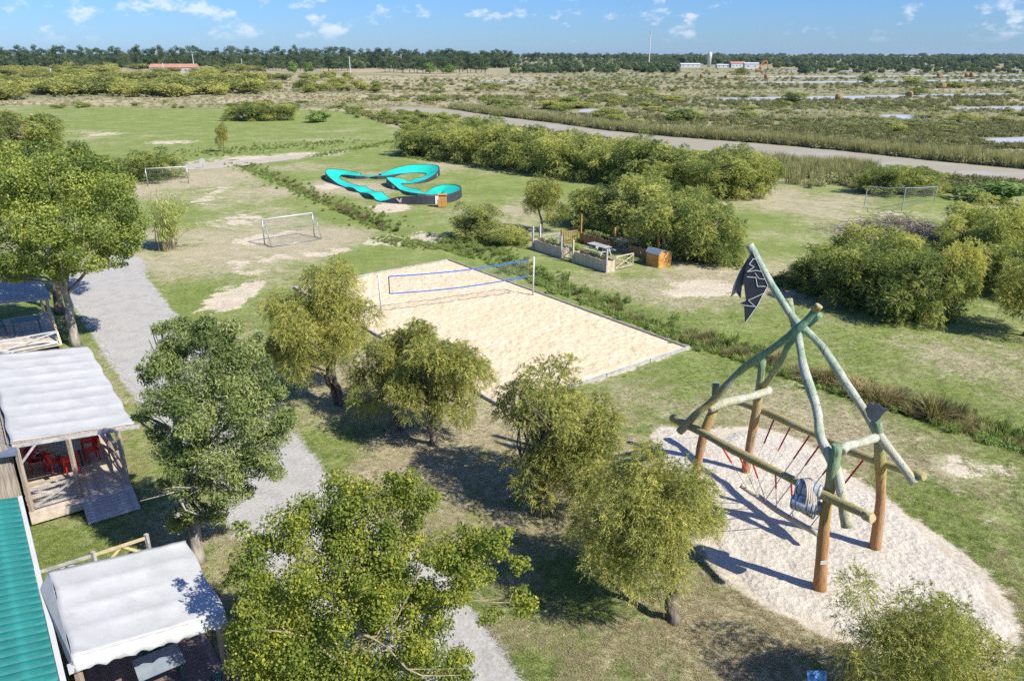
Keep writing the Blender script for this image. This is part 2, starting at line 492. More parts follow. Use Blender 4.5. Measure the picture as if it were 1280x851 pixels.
def ground_material():
    m, nt = newmat('ground_grass')
    P = nd(nt, 'ShaderNodeNewGeometry').outputs['Position']
    A = lambda n: nd(nt, 'ShaderNodeAttribute', None, attribute_name=n).outputs['Fac']
    nbig = noi(nt, P, 0.22, 5.0, 0.6)
    nmid = noi(nt, P, 1.3, 6.0, 0.65)
    nfin = noi(nt, P, 9.0, 5.0, 0.7)
    nvf = noi(nt, P, 34.0, 3.0, 0.7)
    sub = lambda a, b=0.5: mth(nt, 'SUBTRACT', a, b)
    mul = lambda a, b: mth(nt, 'MULTIPLY', a, b)
    add = lambda a, b: mth(nt, 'ADD', a, b)
    # lawn: green to dry straw
    dry = add(A('dry'), add(mul(sub(nmid), 1.3), add(mul(sub(nfin), 0.6), add(mul(sub(nbig), 0.6), mul(sub(noi(nt, P, 0.06, 5.0, 0.6)), 0.9)))))
    green = mixc(nt, sstep(nt, nvf, 0.3, 0.7), (0.118, 0.160, 0.034), (0.230, 0.275, 0.074))
    green = mixc(nt, sstep(nt, nbig, 0.35, 0.7), green, (0.235, 0.268, 0.088))
    straw = mixc(nt, sstep(nt, nvf, 0.3, 0.72), (0.265, 0.23, 0.135), (0.50, 0.435, 0.28))
    lawn = mixc(nt, sstep(nt, dry, 0.28, 0.85), green, straw)
    # bare soil patches
    bf = add(A('bare'), add(mul(sub(noi(nt, P, 0.75, 7.0, 0.68)), 1.7), mul(sub(nfin), 0.35)))
    soil = mixc(nt, sstep(nt, nfin, 0.3, 0.7), (0.42, 0.35, 0.235), (0.62, 0.54, 0.395))
    c = mixc(nt, sstep(nt, bf, 0.50, 0.66), lawn, soil)
    # spill of road gravel and of play sand at their edges
    gf = add(A('grav'), add(mul(sub(nmid), 0.8), mul(sub(nfin), 0.5)))
    stone = mixc(nt, sstep(nt, nvf, 0.3, 0.7), (0.30, 0.285, 0.245), (0.48, 0.46, 0.40))
    c = mixc(nt, sstep(nt, gf, 0.62, 0.80), c, stone)
    sf = add(A('sand'), add(mul(sub(nmid), 0.9), mul(sub(nfin), 0.5)))
    snd = mixc(nt, sstep(nt, nvf, 0.3, 0.7), (0.44, 0.375, 0.265), (0.60, 0.53, 0.40))
    c = mixc(nt, sstep(nt, sf, 0.60, 0.78), c, snd)
    # marsh and rough fields
    P2 = nd(nt, 'ShaderNodeMapping', {'Vector': P, 'Scale': (0.30, 1.0, 1.0)}).outputs[0]
    m1 = noi(nt, P2, 0.028, 6.0, 0.62)
    m2 = noi(nt, P2, 0.16, 6.0, 0.65)
    m3 = noi(nt, P2, 0.011, 4.0, 0.55)
    olive = mixc(nt, sstep(nt, m2, 0.3, 0.7), (0.165, 0.172, 0.078), (0.28, 0.27, 0.145))
    tan = mixc(nt, sstep(nt, m2, 0.32, 0.7), (0.27, 0.22, 0.125), (0.52, 0.44, 0.28))
    fld = mixc(nt, sstep(nt, m3, 0.52, 0.68), tan, (0.22, 0.235, 0.095))
    east = nd(nt, 'ShaderNodeMapRange', {0: nd(nt, 'ShaderNodeSeparateXYZ', {0: P}).outputs[0], 1: -40.0, 2: 90.0, 3: 0.0, 4: 0.11}).outputs[0]
    ms = mixc(nt, sstep(nt, add(add(m1, east), mul(sub(m2), 0.7)), 0.46, 0.64), fld, olive)
    c = mixc(nt, sstep(nt, add(A('marsh'), mul(sub(nbig), 0.4)), 0.42, 0.58), c, ms)
    sp1 = sstep(nt, noi(nt, P, 6.0, 6.0, 0.72), 0.30, 0.70)
    sp2 = sstep(nt, noi(nt, P, 0.9, 6.0, 0.70), 0.28, 0.72)
    gain = add(0.62, add(mul(sp1, 0.46), mul(sp2, 0.30)))
    c = mixc(nt, 1.0, c, nd(nt, 'ShaderNodeCombineColor', {0: gain, 1: gain, 2: gain}).outputs[0], 'MULTIPLY')
    hgt = add(mul(nfin, 0.55), add(mul(nvf, 0.5), mul(nmid, 0.6)))
    bmp = nd(nt, 'ShaderNodeBump', {'Height': hgt, 'Strength': 0.55, 'Distance': 0.09}).outputs[0]
    b = nd(nt, 'ShaderNodeBsdfPrincipled', {'Base Color': c, 'Roughness': 0.95, 'Specular IOR Level': 0.08, 'Normal': bmp})
    finish(nt, b.outputs[0])
    return m
ground = place('ground', npmesh('ground', np.stack([xv, yv, zz], 1), quads, ground_material(), True,
               {k: Z[k] for k in ('dry', 'bare', 'grav', 'sand', 'marsh')}))
tag(ground, kind='structure')

def sheet(name, pts, mat, z, rough=0.0, step=0.15, seed=1, kind='structure'):
    """flat sheet from a closed outline with a ragged edge"""
    P = smooth_closed(pts, step) if rough >= 0 else [np.array(p) for p in pts]
    n = len(P)
    A = np.array(P)
    T = np.roll(A, -1, 0) - np.roll(A, 1, 0)
    N = np.stack([T[:, 1], -T[:, 0]], 1) / (np.linalg.norm(T, axis=1)[:, None] + 1e-9)
    if rough > 0:
        k = (fbm(A[:, 0] * 1.1, A[:, 1] * 1.1, seed, 5) - 0.5) * 2 * rough + (vnoise(A[:, 0] * 7, A[:, 1] * 7, seed + 5) - 0.5) * rough * 0.6
        A = A + N * k[:, None]
    vs = [Vector((a[0], a[1], z)) for a in A]
    tri = tessellate_polygon([vs])
    me = npmesh(name, np.array([tuple(v) for v in vs]), np.array([t if (vs[t[1]] - vs[t[0]]).cross(vs[t[2]] - vs[t[0]]).z > 0 else t[::-1] for t in tri]), mat)
    o = place(name, me)
    return tag(o, kind=kind)
def loose(name, lo, hi, scale, bump, dist=0.03, rough=0.95, extra=None, patch=None):
    m, nt = newmat(name)
    P = nd(nt, 'ShaderNodeNewGeometry').outputs['Position']
    a = noi(nt, P, scale, 5.0, 0.7)
    b_ = noi(nt, P, scale * 0.1, 4.0, 0.6)
    v = nd(nt, 'ShaderNodeTexVoronoi', {'Vector': P, 'Scale': scale * 0.55}).outputs['Distance']
    f = mth(nt, 'ADD', mth(nt, 'MULTIPLY', a, 0.6), mth(nt, 'MULTIPLY', b_, 0.4))
    c = mixc(nt, sstep(nt, f, 0.33, 0.66), lo, hi)
    if patch:
        c = mixc(nt, mth(nt, 'MULTIPLY', sstep(nt, b_, 0.56, 0.72), 0.6), c, patch)
    h = mth(nt, 'ADD', a, mth(nt, 'MULTIPLY', v, 0.7))
    bn = nd(nt, 'ShaderNodeBump', {'Height': h, 'Strength': bump, 'Distance': dist}).outputs[0]
    bs = nd(nt, 'ShaderNodeBsdfPrincipled', {'Base Color': c, 'Roughness': rough, 'Specular IOR Level': 0.15, 'Normal': bn})
    finish(nt, bs.outputs[0])
    return m
M_gravel = loose('gravel', (0.30, 0.285, 0.25), (0.45, 0.43, 0.375), 11.0, 0.6, 0.03, patch=(0.30, 0.27, 0.21))
M_playsand = loose('play_sand', (0.46, 0.41, 0.315), (0.60, 0.545, 0.435), 9.0, 1.0, 0.06)
M_courtsand = loose('court_sand', (0.56, 0.44, 0.255), (0.67, 0.56, 0.385), 8.0, 0.75, 0.05)
road = sheet('gravel_road', ROAD[::3], M_gravel, 0.012, 0.28, 0.12, 3)

def bumpy(name, poly, mat, z0, amp, step, seed, dens, mound=0.0, rag=0.0):
    """loose sand with real hollows: a fine grid clipped to the outline"""
    P = np.array(poly)
    lo, hi = P.min(0), P.max(0)
    xs = np.arange(lo[0] - step, hi[0] + 2 * step, step); ys = np.arange(lo[1] - step, hi[1] + 2 * step, step)
    X, Y = np.meshgrid(xs, ys)
    x, y = X.ravel(), Y.ravel()
    sd = poly_sd(x, y, poly)
    if rag:
        sd = sd + (fbm(x * 1.0, y * 1.0, seed + 9, 5) - 0.5) * 2 * rag
    edge = np.clip(-sd / 0.5, 0, 1)
    h = (vnoise(x * dens, y * dens, seed) - 0.5) + 0.6 * (vnoise(x * dens * 1.9 + 5, y * dens * 1.9, seed + 1) - 0.5) + 0.5 * (vnoise(x * 0.4, y * 0.4, seed + 2) - 0.5)
    zv = z0 - 0.03 + 0.03 * np.clip(-sd / 0.22, 0, 1) + edge * amp * (h + 1.05) + mound * np.clip(-sd / 3, 0, 1)
    n_x = len(xs)
    jj = (np.arange(len(ys) - 1)[:, None] * n_x + np.arange(n_x - 1)[None, :]).ravel()
    q = np.stack([jj, jj + 1, jj + n_x + 1, jj + n_x], 1)
    keep = (sd[q] < 0).all(1)
    q = q[keep]
    used = np.unique(q)
    mp = np.full(len(x), -1); mp[used] = np.arange(len(used))
    o = place(name, npmesh(name, np.stack([x[used], y[used], zv[used]], 1), mp[q], mat, True))
    return tag(o, kind='structure')
court = bumpy('sand_court', [tuple(Vector(c)) for c in COURT], M_courtsand, 0.012, 0.075, 0.095, 21, 4.2)
play = bumpy('play_sand_bed', PLAY, M_playsand, 0.006, 0.05, 0.075, 31, 2.2, 0.03, 0.55)

def wet(name, mud, water, lo, hi, scale, r0=0.75, r1=0.12, spec=0.5):
    m, nt = newmat(name)
    P = nd(nt, 'ShaderNodeNewGeometry').outputs['Position']
    mp = nd(nt, 'ShaderNodeMapping', {'Vector': P, 'Scale': (0.5, 1, 1)}).outputs[0]
    a = noi(nt, mp, scale, 5.0, 0.6)
    f = sstep(nt, a, lo, hi)
    c = mixc(nt, f, mud, water)
    r = nd(nt, 'ShaderNodeMapRange', {0: f, 1: 0.0, 2: 1.0, 3: r0, 4: r1}).outputs[0]
    bn = nd(nt, 'ShaderNodeBump', {'Height': noi(nt, P, 1.3, 3.0), 'Strength': 0.05, 'Distance': 0.05}).outputs[0]
    b = nd(nt, 'ShaderNodeBsdfPrincipled', {'Base Color': c, 'Roughness': r, 'Specular IOR Level': spec, 'Normal': bn})
    finish(nt, b.outputs[0])
    return m
M_mud = wet('river_mud', (0.30, 0.27, 0.19), (0.36, 0.34, 0.285), 0.52, 0.66, 0.09, 0.95, 0.5, 0.2)
M_pond = wet('pond_water', (0.44, 0.42, 0.37), (0.46, 0.45, 0.42), 0.2, 0.4, 0.05, 0.6, 0.35, 0.35)
river = sheet('river_channel', RIVER[::2], M_mud, 0.02, 0.5, 1.0, 9)
PONDS = [[(884, 123.4), (960, 121.8), (1060, 120.4), (1160, 118.3), (1258, 117.3), (1258, 119), (1160, 120.8), (1060, 124.4), (960, 125.2), (884, 124.8)],
         [(936, 103.2), (1050, 101.8), (1160, 100.4), (1300, 99.6), (1300, 101.4), (1160, 102.2), (1050, 103.8), (936, 104.3)],
         [(940, 95.8), (1060, 95.2), (1180, 94.6), (1300, 93.8), (1300, 94.8), (1180, 95.7), (1060, 96.6), (940, 96.7)],
         [(1196, 135), (1300, 133.5), (1300, 137), (1240, 137.5), (1196, 137)],
         [(1098, 144.5), (1130, 144), (1165, 147), (1130, 149)],
         [(1236, 174), (1300, 172), (1300, 181), (1250, 180)],
         [(726, 137), (742, 136), (750, 139), (742, 143), (726, 143)],
         [(600, 101), (660, 100.4), (660, 101.4), (600, 102)],
         [(1010, 88.6), (1280, 87.6), (1280, 88.4), (1010, 89.6)]]
for i, q in enumerate(PONDS):
    sheet('salt_pond', gp(q), M_pond, 0.03, 0.35, 2.5, 40 + i)
# worn track by the pump track
sheet('path', gp([(230, 206), (280, 202), (340, 197), (400, 191.5), (436, 187), (432, 190), (390, 196), (330, 204), (270, 211), (235, 212)]), loose('path_grit', (0.34, 0.30, 0.225), (0.46, 0.41, 0.31), 5.0, 0.3), 0.012, 0.5, 0.5, 77)
# ------------------------------------------------------------------ plants: builders
def nrm(a):
    return a / (np.linalg.norm(a, axis=1)[:, None] + 1e-9)
def shell_points(rng, lobes, n, inner=0.35):
    L = np.asarray(lobes, float)
    w = (L[:, 3] * L[:, 4] + L[:, 5] * L[:, 3]); w = w / w.sum()
    k = rng.choice(len(L), n, p=w)
    d = nrm(rng.normal(size=(n, 3)))
    r = inner + (1 - inner) * rng.random(n) ** 0.55
    # ragged lobe surface
    r = r * (0.82 + 0.36 * rng.random(n))
    p = L[k, :3] + d * r[:, None] * L[k, 3:6]
    return p, d, k
def leaf_cloud(rng, lobes, n, ln, wd, out=0.5, up=0.35, inner=0.3, lobevar=0.16, droop=0.2, floor=None):
    p, d, k = shell_points(rng, lobes, n, inner)
    if floor is not None:
        keep = p[:, 2] > floor
        p, d, k = p[keep], d[keep], k[keep]; n = len(p)
    nn = nrm(d * out + np.array([0, 0, up]) + rng.normal(size=(n, 3)) * 0.55)
    a = nrm(np.cross(nn, rng.normal(size=(n, 3))))
    a[:, 2] -= droop
    a = nrm(a)
    b = nrm(np.cross(nn, a))
    s = (0.65 + 0.7 * rng.random(n))[:, None]
    a = a * ln * s / 2; b = b * wd * s / 2
    v = np.stack([p - a, p + b * 1.0 + a * 0.1, p + a, p - b + a * 0.1], 1).reshape(-1, 3)
    f = np.arange(4 * n).reshape(-1, 4)
    lob = (rng.random(len(lobes)) - 0.5) * 2 * lobevar
    t = 0.5 + lob[k] + rng.normal(size=n) * 0.13
    return v, f, np.repeat(t, 4)
def plume_cloud(rng, lobes, n, ln, kl, leaf, wd, droop=0.35, inner=0.45, lobevar=0.14, upw=0.35, floor=0.15):
    """feathery sprays: n arching stems, each with kl narrow leaflets"""
    p, d, k = shell_points(rng, lobes, n, inner)
    keep = p[:, 2] > floor
    p, d, k = p[keep], d[keep], k[keep]; n = len(p)
    d = nrm(d * 0.8 + np.array([0, 0, upw]) + rng.normal(size=(n, 3)) * 0.35)
    L = ln * (0.6 + 0.8 * rng.random(n))
    t = (np.arange(kl) + 0.6) / kl
    stem = p[:, None, :] + d[:, None, :] * (L[:, None] * t[None, :])[..., None]
    stem[..., 2] -= droop * L[:, None] * t[None, :] ** 2
    perp = nrm(rng.normal(size=(n * kl, 3))).reshape(n, kl, 3)
    e = d[:, None, :] * 0.75 + perp * 0.8
    e[..., 2] -= droop * t[None, :] * 0.8
    e = e / np.linalg.norm(e, axis=2, keepdims=True)
    s = leaf * (0.6 + 0.8 * rng.random((n, kl)))[..., None]
    side = np.cross(e, nrm(rng.normal(size=(n * kl, 3))).reshape(n, kl, 3))
    side = side / (np.linalg.norm(side, axis=2, keepdims=True) + 1e-9) * wd / 2
    v = np.stack([stem - side, stem + side, stem + e * s], 2).reshape(-1, 3)
    f = np.arange(3 * n * kl).reshape(-1, 3)
    lob = (rng.random(len(lobes)) - 0.5) * 2 * lobevar
    base = 0.40 + lob[k] + rng.normal(size=n) * 0.14
    tt = base[:, None] + 0.22 * t[None, :] + rng.normal(size=(n, kl)) * 0.05
    return v, f, np.repeat(tt.ravel(), 3)
def ellipsoid_lobes(rng, c, rad, n, lr, jitter=0.25, squash=0.8):
    out = []
    for i in range(n):
        d = rng.normal(size=3); d /= np.linalg.norm(d)
        r = rng.random() ** 0.42 * 0.8
        q = np.array(c) + d * r * np.array(rad)
        s = lr * (1 - jitter + 2 * jitter * rng.random())
        out.append((q[0], q[1], q[2], s, s, s * squash))
    return out
def sublobes(rng, lobes, k, f, dist=0.95):
    out = []
    for l in lobes:
        for _ in range(k):
            d = rng.normal(size=3); d[2] = d[2] * 0.7 + 0.25; d /= np.linalg.norm(d)
            s = f * (0.7 + 0.6 * rng.random())
            out.append((l[0] + d[0] * l[3] * dist, l[1] + d[1] * l[4] * dist, l[2] + d[2] * l[5] * dist, l[3] * s, l[4] * s, l[5] * s))
    return out
def trunk_mb(rng, base, top, r0, r1, bend=0.12, n=7, seg=7):
    base = np.array(base, float); top = np.array(top, float)
    pts = []; rad = []
    off = np.zeros(3)
    for i in range(seg + 1):
        t = i / seg
        if 0 < i < seg:
            off = off + rng.normal(size=3) * bend * np.array([1, 1, 0.2]) * 0.5
        pts.append(base + (top - base) * t + off * math.sin(t * math.pi))
        rad.append((r0 * (1 - t) + r1 * t) * (1.35 if i == 0 else 1) * (0.94 + 0.12 * rng.random()))
    return pts, rad
def add_limbs(mb, rng, start_pts, lobes, count, r0, r1, fork=2):
    for l in [lobes[i] for i in rng.permutation(len(lobes))[:count]]:
        s = start_pts[rng.integers(max(1, len(start_pts) // 2), len(start_pts))]
        e = np.array(l[:3])
        p, r = trunk_mb(rng, s, e, r0 * (0.6 + 0.5 * rng.random()), r1, 0.34, 5, 6)
        mb.tube(p, r, 5, cap=False)
        for _ in range(fork):
            q = p[3]
            tip = e + rng.normal(size=3) * np.array(l[3:6]) * 0.7
            p2, r2 = trunk_mb(rng, q, tip, r1 * 1.3, r1 * 0.4, 0.08, 4, 3)
            mb.tube(p2, r2, 4, cap=False)

M_bark = simple('bark_dark', (0.10, 0.078, 0.055), 0.95, 0.35, 9.0, 0.9, 0, 0.1, (0.17, 0.14, 0.11), (1, 1, 0.25))
M_barkpale = simple('bark_pale', (0.22, 0.19, 0.155), 0.95, 0.3, 9.0, 0.9, 0, 0.1, (0.34, 0.30, 0.25), (1, 1, 0.25))
M_twig = simple('bark_straw', (0.24, 0.19, 0.11), 0.9, 0.25, 8.0, 0.4, 0, 0.1, (0.34, 0.28, 0.17), (1, 1, 0.3))
M_tam = foliage('leaf_tamarisk', (0.066, 0.086, 0.024), (0.182, 0.188, 0.050), (0.36, 0.325, 0.095), 0.6, 0.34, 0.2, 0.16)
M_tamdark = foliage('leaf_tamarisk_green', (0.054, 0.082, 0.023), (0.150, 0.174, 0.050), (0.33, 0.315, 0.100), 0.6, 0.34, 0.2, 0.30)
M_acacia = foliage('leaf_acacia', (0.040, 0.064, 0.016), (0.112, 0.146, 0.032), (0.255, 0.265, 0.055), 0.5, 0.36, 0.3, 0.1)
M_olive = foliage('leaf_oleaster', (0.040, 0.062, 0.018), (0.105, 0.132, 0.038), (0.22, 0.235, 0.085), 0.55, 0.25, 0.25, 0.1)
M_poplar = foliage('leaf_poplar', (0.050, 0.076, 0.015), (0.128, 0.152, 0.026), (0.34, 0.30, 0.036), 0.6, 0.36, 0.18, 0.1)
M_scrub = foliage('leaf_scrub', (0.070, 0.088, 0.026), (0.160, 0.170, 0.048), (0.28, 0.265, 0.075), 0.7, 0.25, 0.15, 0.55)
M_green = foliage('leaf_bright', (0.048, 0.080, 0.020), (0.100, 0.150, 0.038), (0.20, 0.24, 0.065), 0.6, 0.3, 0.2, 0.2)
M_marshleaf = foliage('leaf_marsh', (0.080, 0.090, 0.038), (0.150, 0.155, 0.070), (0.235, 0.230, 0.120), 0.8, 0.2, 0.1, 0.6)
M_marshdark = foliage('leaf_marsh_dark', (0.052, 0.060, 0.023), (0.102, 0.106, 0.042), (0.165, 0.160, 0.072), 0.8, 0.2, 0.1, 0.5)
M_marshpale = foliage('leaf_marsh_pale', (0.120, 0.122, 0.062), (0.200, 0.192, 0.105), (0.30, 0.275, 0.17), 0.8, 0.2, 0.1, 0.5)
M_pine = foliage('leaf_pine', (0.022, 0.040, 0.018), (0.042, 0.066, 0.027), (0.085, 0.105, 0.045), 0.7, 0.15, 0.15, 0.35)
M_rush = foliage('leaf_rush', (0.050, 0.060, 0.020), (0.098, 0.098, 0.036), (0.21, 0.165, 0.085), 0.8, 0.25, 0.1, 0.5)
M_reed = foliage('leaf_reed', (0.085, 0.095, 0.038), (0.160, 0.155, 0.070), (0.27, 0.245, 0.13), 0.8, 0.3, 0.1, 0.4)
M_bamboo = foliage('leaf_cane', (0.13, 0.16, 0.040), (0.25, 0.28, 0.075), (0.42, 0.41, 0.16), 0.6, 0.35, 0.2, 0.1)
M_dead = foliage('dead_twig', (0.07, 0.055, 0.042), (0.13, 0.108, 0.085), (0.22, 0.19, 0.155), 0.9, 0.1, 0.1, 0.3)
M_grassg = foliage('grass_green', (0.070, 0.098, 0.025), (0.125, 0.158, 0.045), (0.205, 0.22, 0.080), 0.8, 0.3, 0.1, 0.5)
M_grassd = foliage('grass_dry', (0.125, 0.105, 0.060), (0.215, 0.185, 0.11), (0.32, 0.28, 0.18), 0.85, 0.25, 0.1, 0.5)

def root_tree(name, label, cat, loc, trunks, crown, group=None, rz=0.0, scale=None):
    t = thing(name, label, cat, loc, rz, group)
    if scale: t.scale = scale
    for tm in trunks:
        place('trunk', tm, t)
    place('crown', crown, t)
    return t

# ---- the five tamarisks along the path, each its own mesh
def near_tamarisk(seed, px, yb, yt, wpx, label, lean=(0, 0), ntr=1, dens=1.0, zb=0.28, spread=0.35, pl=9000, lf=0.085, lw=0.024):
    rng = np.random.default_rng(seed)
    loc = G(px, yb)
    h = rowh(px, yb, yt); w = wid(px, yb, wpx)
    zb *= 0.5
    cz = h * (zb + (1 - zb) * 0.45)
    w *= 1.12
    lobes = ellipsoid_lobes(rng, (lean[0], lean[1], cz), (w * 0.50, w * 0.50, h * (1 - zb) * 0.44), int(17 * dens), w * 0.145, 0.45, 0.95)
    lobes = lobes[:6] + sublobes(rng, lobes, 9, 0.40, 1.02)
    v, f, t = plume_cloud(rng, lobes, int(pl * dens * w * h / 28), 0.26, 14, lf, lw, 0.7, 0.6, 0.24, 0.35, h * zb * 0.45)
    crown = npmesh('crown', v, f, M_tam, False, {'tint': t})
    tms = []
    for i in range(ntr):
        mb = MB()
        a = rng.random() * 6.28
        b0 = np.array([math.cos(a), math.sin(a), 0]) * (0.22 if ntr > 1 else 0) + np.array([0, 0, -0.05])
        topp = np.array([lean[0], lean[1], 0]) * 0.8 + np.array([math.cos(a) * spread * i, math.sin(a) * spread * i, h * (zb + 0.22)]) + rng.normal(size=3) * 0.12
        p, r = trunk_mb(rng, b0, topp, 0.17, 0.08, 0.22, 8, 8)
        mb.tube(p, r, 8)
        add_limbs(mb, rng, p, lobes, 11, 0.07, 0.02, 2)
        tms.append(mb.mesh('trunk', M_bark, None, True))
    return root_tree('tamarisk_tree', label, 'tree', loc, tms, crown)
near_tamarisk(101, 422, 507, 326, 140, 'yellowish tamarisk hiding the left corner of the volleyball sand', (-0.6, 0.3), 2, 1.1, 0.22)
near_tamarisk(102, 503, 536, 384, 112, 'tamarisk with dark leaning trunk, left of the close pair by the court', (-0.1, 0.5), 1, 1.0, 0.28)
near_tamarisk(103, 543, 556, 380, 112, 'tamarisk with slim upright trunk at the near edge of the court', (0.1, 0.4), 1, 0.95, 0.30)
near_tamarisk(104, 681, 640, 442, 156, 'forked tamarisk in front of the near corner of the sand court', (0.1, 0.2), 2, 1.05, 0.27, 0.9)
near_tamarisk(105, 842, 776, 545, 158, 'full rounded tamarisk beside the play sand, single pale trunk', (-0.75, 0.55), 1, 1.25, 0.25, 0.35, 9500, 0.07, 0.020)
near_tamarisk(106, 1140, 905, 732, 165, 'tamarisk at the near edge of the play sand, cut by the frame', (0, 0.1), 1, 1.2, 0.2, 0.35, 11000, 0.06, 0.018)

# ---- tall acacia at the upper left, with a second one close behind
def broadleaf(name, label, seed, loc, h, lobes, n, ln, wd, mat, bark, trunk_r, zb, limbs=16, up=0.35, lobevar=0.16, fork=2, topfrac=0.5, droop=0.2, cx=(0, 0), inner=0.3, lscale=0.8, trunk_w=0.18):
    rng = np.random.default_rng(seed)
    lobes = [(*l[:3], l[3] * lscale, l[4] * lscale, l[5] * lscale) for l in lobes]
    lobes = lobes + sublobes(rng, lobes, 4, 0.45, 1.15)
    v, f, t = leaf_cloud(rng, lobes, n, ln, wd, 0.5, up, inner, lobevar, droop)
    crown = npmesh('crown', v, f, mat, False, {'tint': t})
    mb = MB()
    p, r = trunk_mb(rng, (0, 0, -0.05), (cx[0] * 0.6, cx[1] * 0.6, h * topfrac), trunk_r, trunk_r * 0.5, trunk_w, 9, 9)
    mb.tube(p, r, 9)
    add_limbs(mb, rng, p, lobes, limbs, trunk_r * 0.42, trunk_r * 0.12, fork)
    return root_tree(name, label, 'tree', loc, [mb.mesh('trunk', bark, None, True)], crown)
def local_lobes(base, items, rng, yj=0.8, squash=0.85):
    """items: (px, py, radius px, depth offset) -> lobes relative to base"""
    out = []
    for q in items:
        Y = base.y + (q[3] if len(q) > 3 else rng.normal() * yj)
        c = AT(q[0], q[1], Y)
        r = q[2] * math.hypot(Y, CAMH - c.z) / FPX
        out.append((c.x - base.x, c.y - base.y, c.z, r, r, r * squash))
    return out
rng = np.random.default_rng(5)
bA = G(95, 432)
lobA = local_lobes(bA, [(20, 240, 40, 0), (65, 225, 42, 0.5), (105, 235, 40, 0), (140, 250, 34, 0), (165, 275, 26, 0), (40, 280, 42, -1), (85, 280, 42, -1.2), (130, 290, 36, -1), (160, 305, 22, -.5), (10, 310, 36, -1), (55, 320, 36, -1.2), (105, 318, 34, -1.2), (140, 322, 20, -.6), (-30, 260, 45, 0), (-40, 310, 40, 0), (60, 212, 24, 1), (25, 215, 26, 1.2), (95, 214, 20, 1), (80, 335, 22, -1), (30, 338, 22, -1), (-5, 340, 24, -1)], rng)
broadleaf('acacia_tree', 'tall bright green acacia with pale straight trunk beside the gravel road', 11, bA, 10.5, lobA, 62000, 0.15, 0.07, M_acacia, M_barkpale, 0.25, 0.3, 18, 0.5, 0.26, 2, 0.5, inner=0.5)
bA2 = G(76, 392)
lobA2 = local_lobes(bA2, [(20, 212, 30, 1), (60, 212, 28, 1), (100, 205, 30, 1), (130, 225, 26, 1), (150, 240, 22, 1), (-10, 205, 34, 1), (50, 240, 40, 2), (110, 250, 36, 2), (0, 250, 40, 2), (45, 190, 18, 2), (88, 198, 18, 2)], rng)
broadleaf('acacia_tree', 'acacia standing behind the tall one, dark leaning trunk in shade', 12, bA2, 11, lobA2, 34000, 0.17, 0.08, M_acacia, M_bark, 0.27, 0.3, 12, 0.5, 0.26, 2, 0.5, inner=0.5)
# ---- oleaster by the white canopy
bB = G(248, 702)
lobB = local_lobes(bB, [(230, 425, 28, .6), (270, 430, 32, .6), (310, 440, 26, .5), (205, 455, 30, 0), (250, 470, 40, 0), (300, 480, 40, 0), (335, 490, 24, 0), (200, 500, 30, -.3), (250, 520, 42, -.5), (310, 525, 40, -.3), (345, 545, 22, 0), (220, 560, 34, -.5), (275, 570, 40, -.6), (325, 575, 32, -.3), (235, 605, 28, -.4), (285, 612, 30, -.5), (240, 640, 20, -.3), (222, 655, 16, 0), (185, 470, 16, 0), (200, 410, 12, .4), (258, 405, 16, .5), (180, 520, 12, 0), (355, 520, 14, 0), (270, 640, 18, -.2)], rng, 0.6)
broadleaf('oleaster_tree', 'dense grey green tree with lance leaves behind the nearest white canopy', 13, bB, 8, lobB, 60000, 0.12, 0.036, M_olive, M_barkpale, 0.20, 0.2, 20, 0.25, 0.24, 3, 0.5, 0.1, lscale=0.85, trunk_w=0.08)
# ---- yellowing poplar at the bottom
bC = G(462, 905)
lobC = local_lobes(bC, [(315, 700, 30, .3), (360, 660, 36, .8), (420, 640, 38, 1), (480, 628, 36, 1.2), (525, 625, 26, 1), (335, 745, 36, 0), (395, 710, 42, .3), (455, 690, 36, .6), (505, 680, 30, .8), (555, 690, 30, .6), (600, 680, 26, .6), (625, 672, 16, .6), (648, 705, 12, .4), (655, 755, 18, .2), (612, 772, 12, 0), (585, 715, 26, .3), (350, 800, 40, -.3), (410, 780, 44, 0), (475, 760, 34, .3), (530, 745, 26, .5), (330, 840, 34, -.4), (395, 850, 46, -.4), (470, 840, 42, -.2), (530, 815, 34, 0), (560, 835, 24, 0), (450, 905, 50, -.5), (370, 905, 50, -.5), (530, 890, 36, -.3), (300, 790, 20, 0), (290, 720, 14, .2), (440, 608, 18, 1.2), (500, 602, 16, 1.2), (300, 660, 10, .4), (470, 720, 34, .2), (560, 745, 26, .2), (515, 785, 34, .2), (440, 745, 36, 0), (500, 720, 30, .6), (575, 700, 24, .6), (445, 665, 34, .8)], rng, 0.4)
broadleaf('poplar_tree', 'loose yellow green tree with bare twigs over the gravel road, nearest of all', 14, bC, 6.5, lobC, 100000, 0.072, 0.050, M_poplar, M_twig, 0.075, 0.2, 12, 0.35, 0.14, 1, 0.5, 0.3, inner=0.12, lscale=1.0)

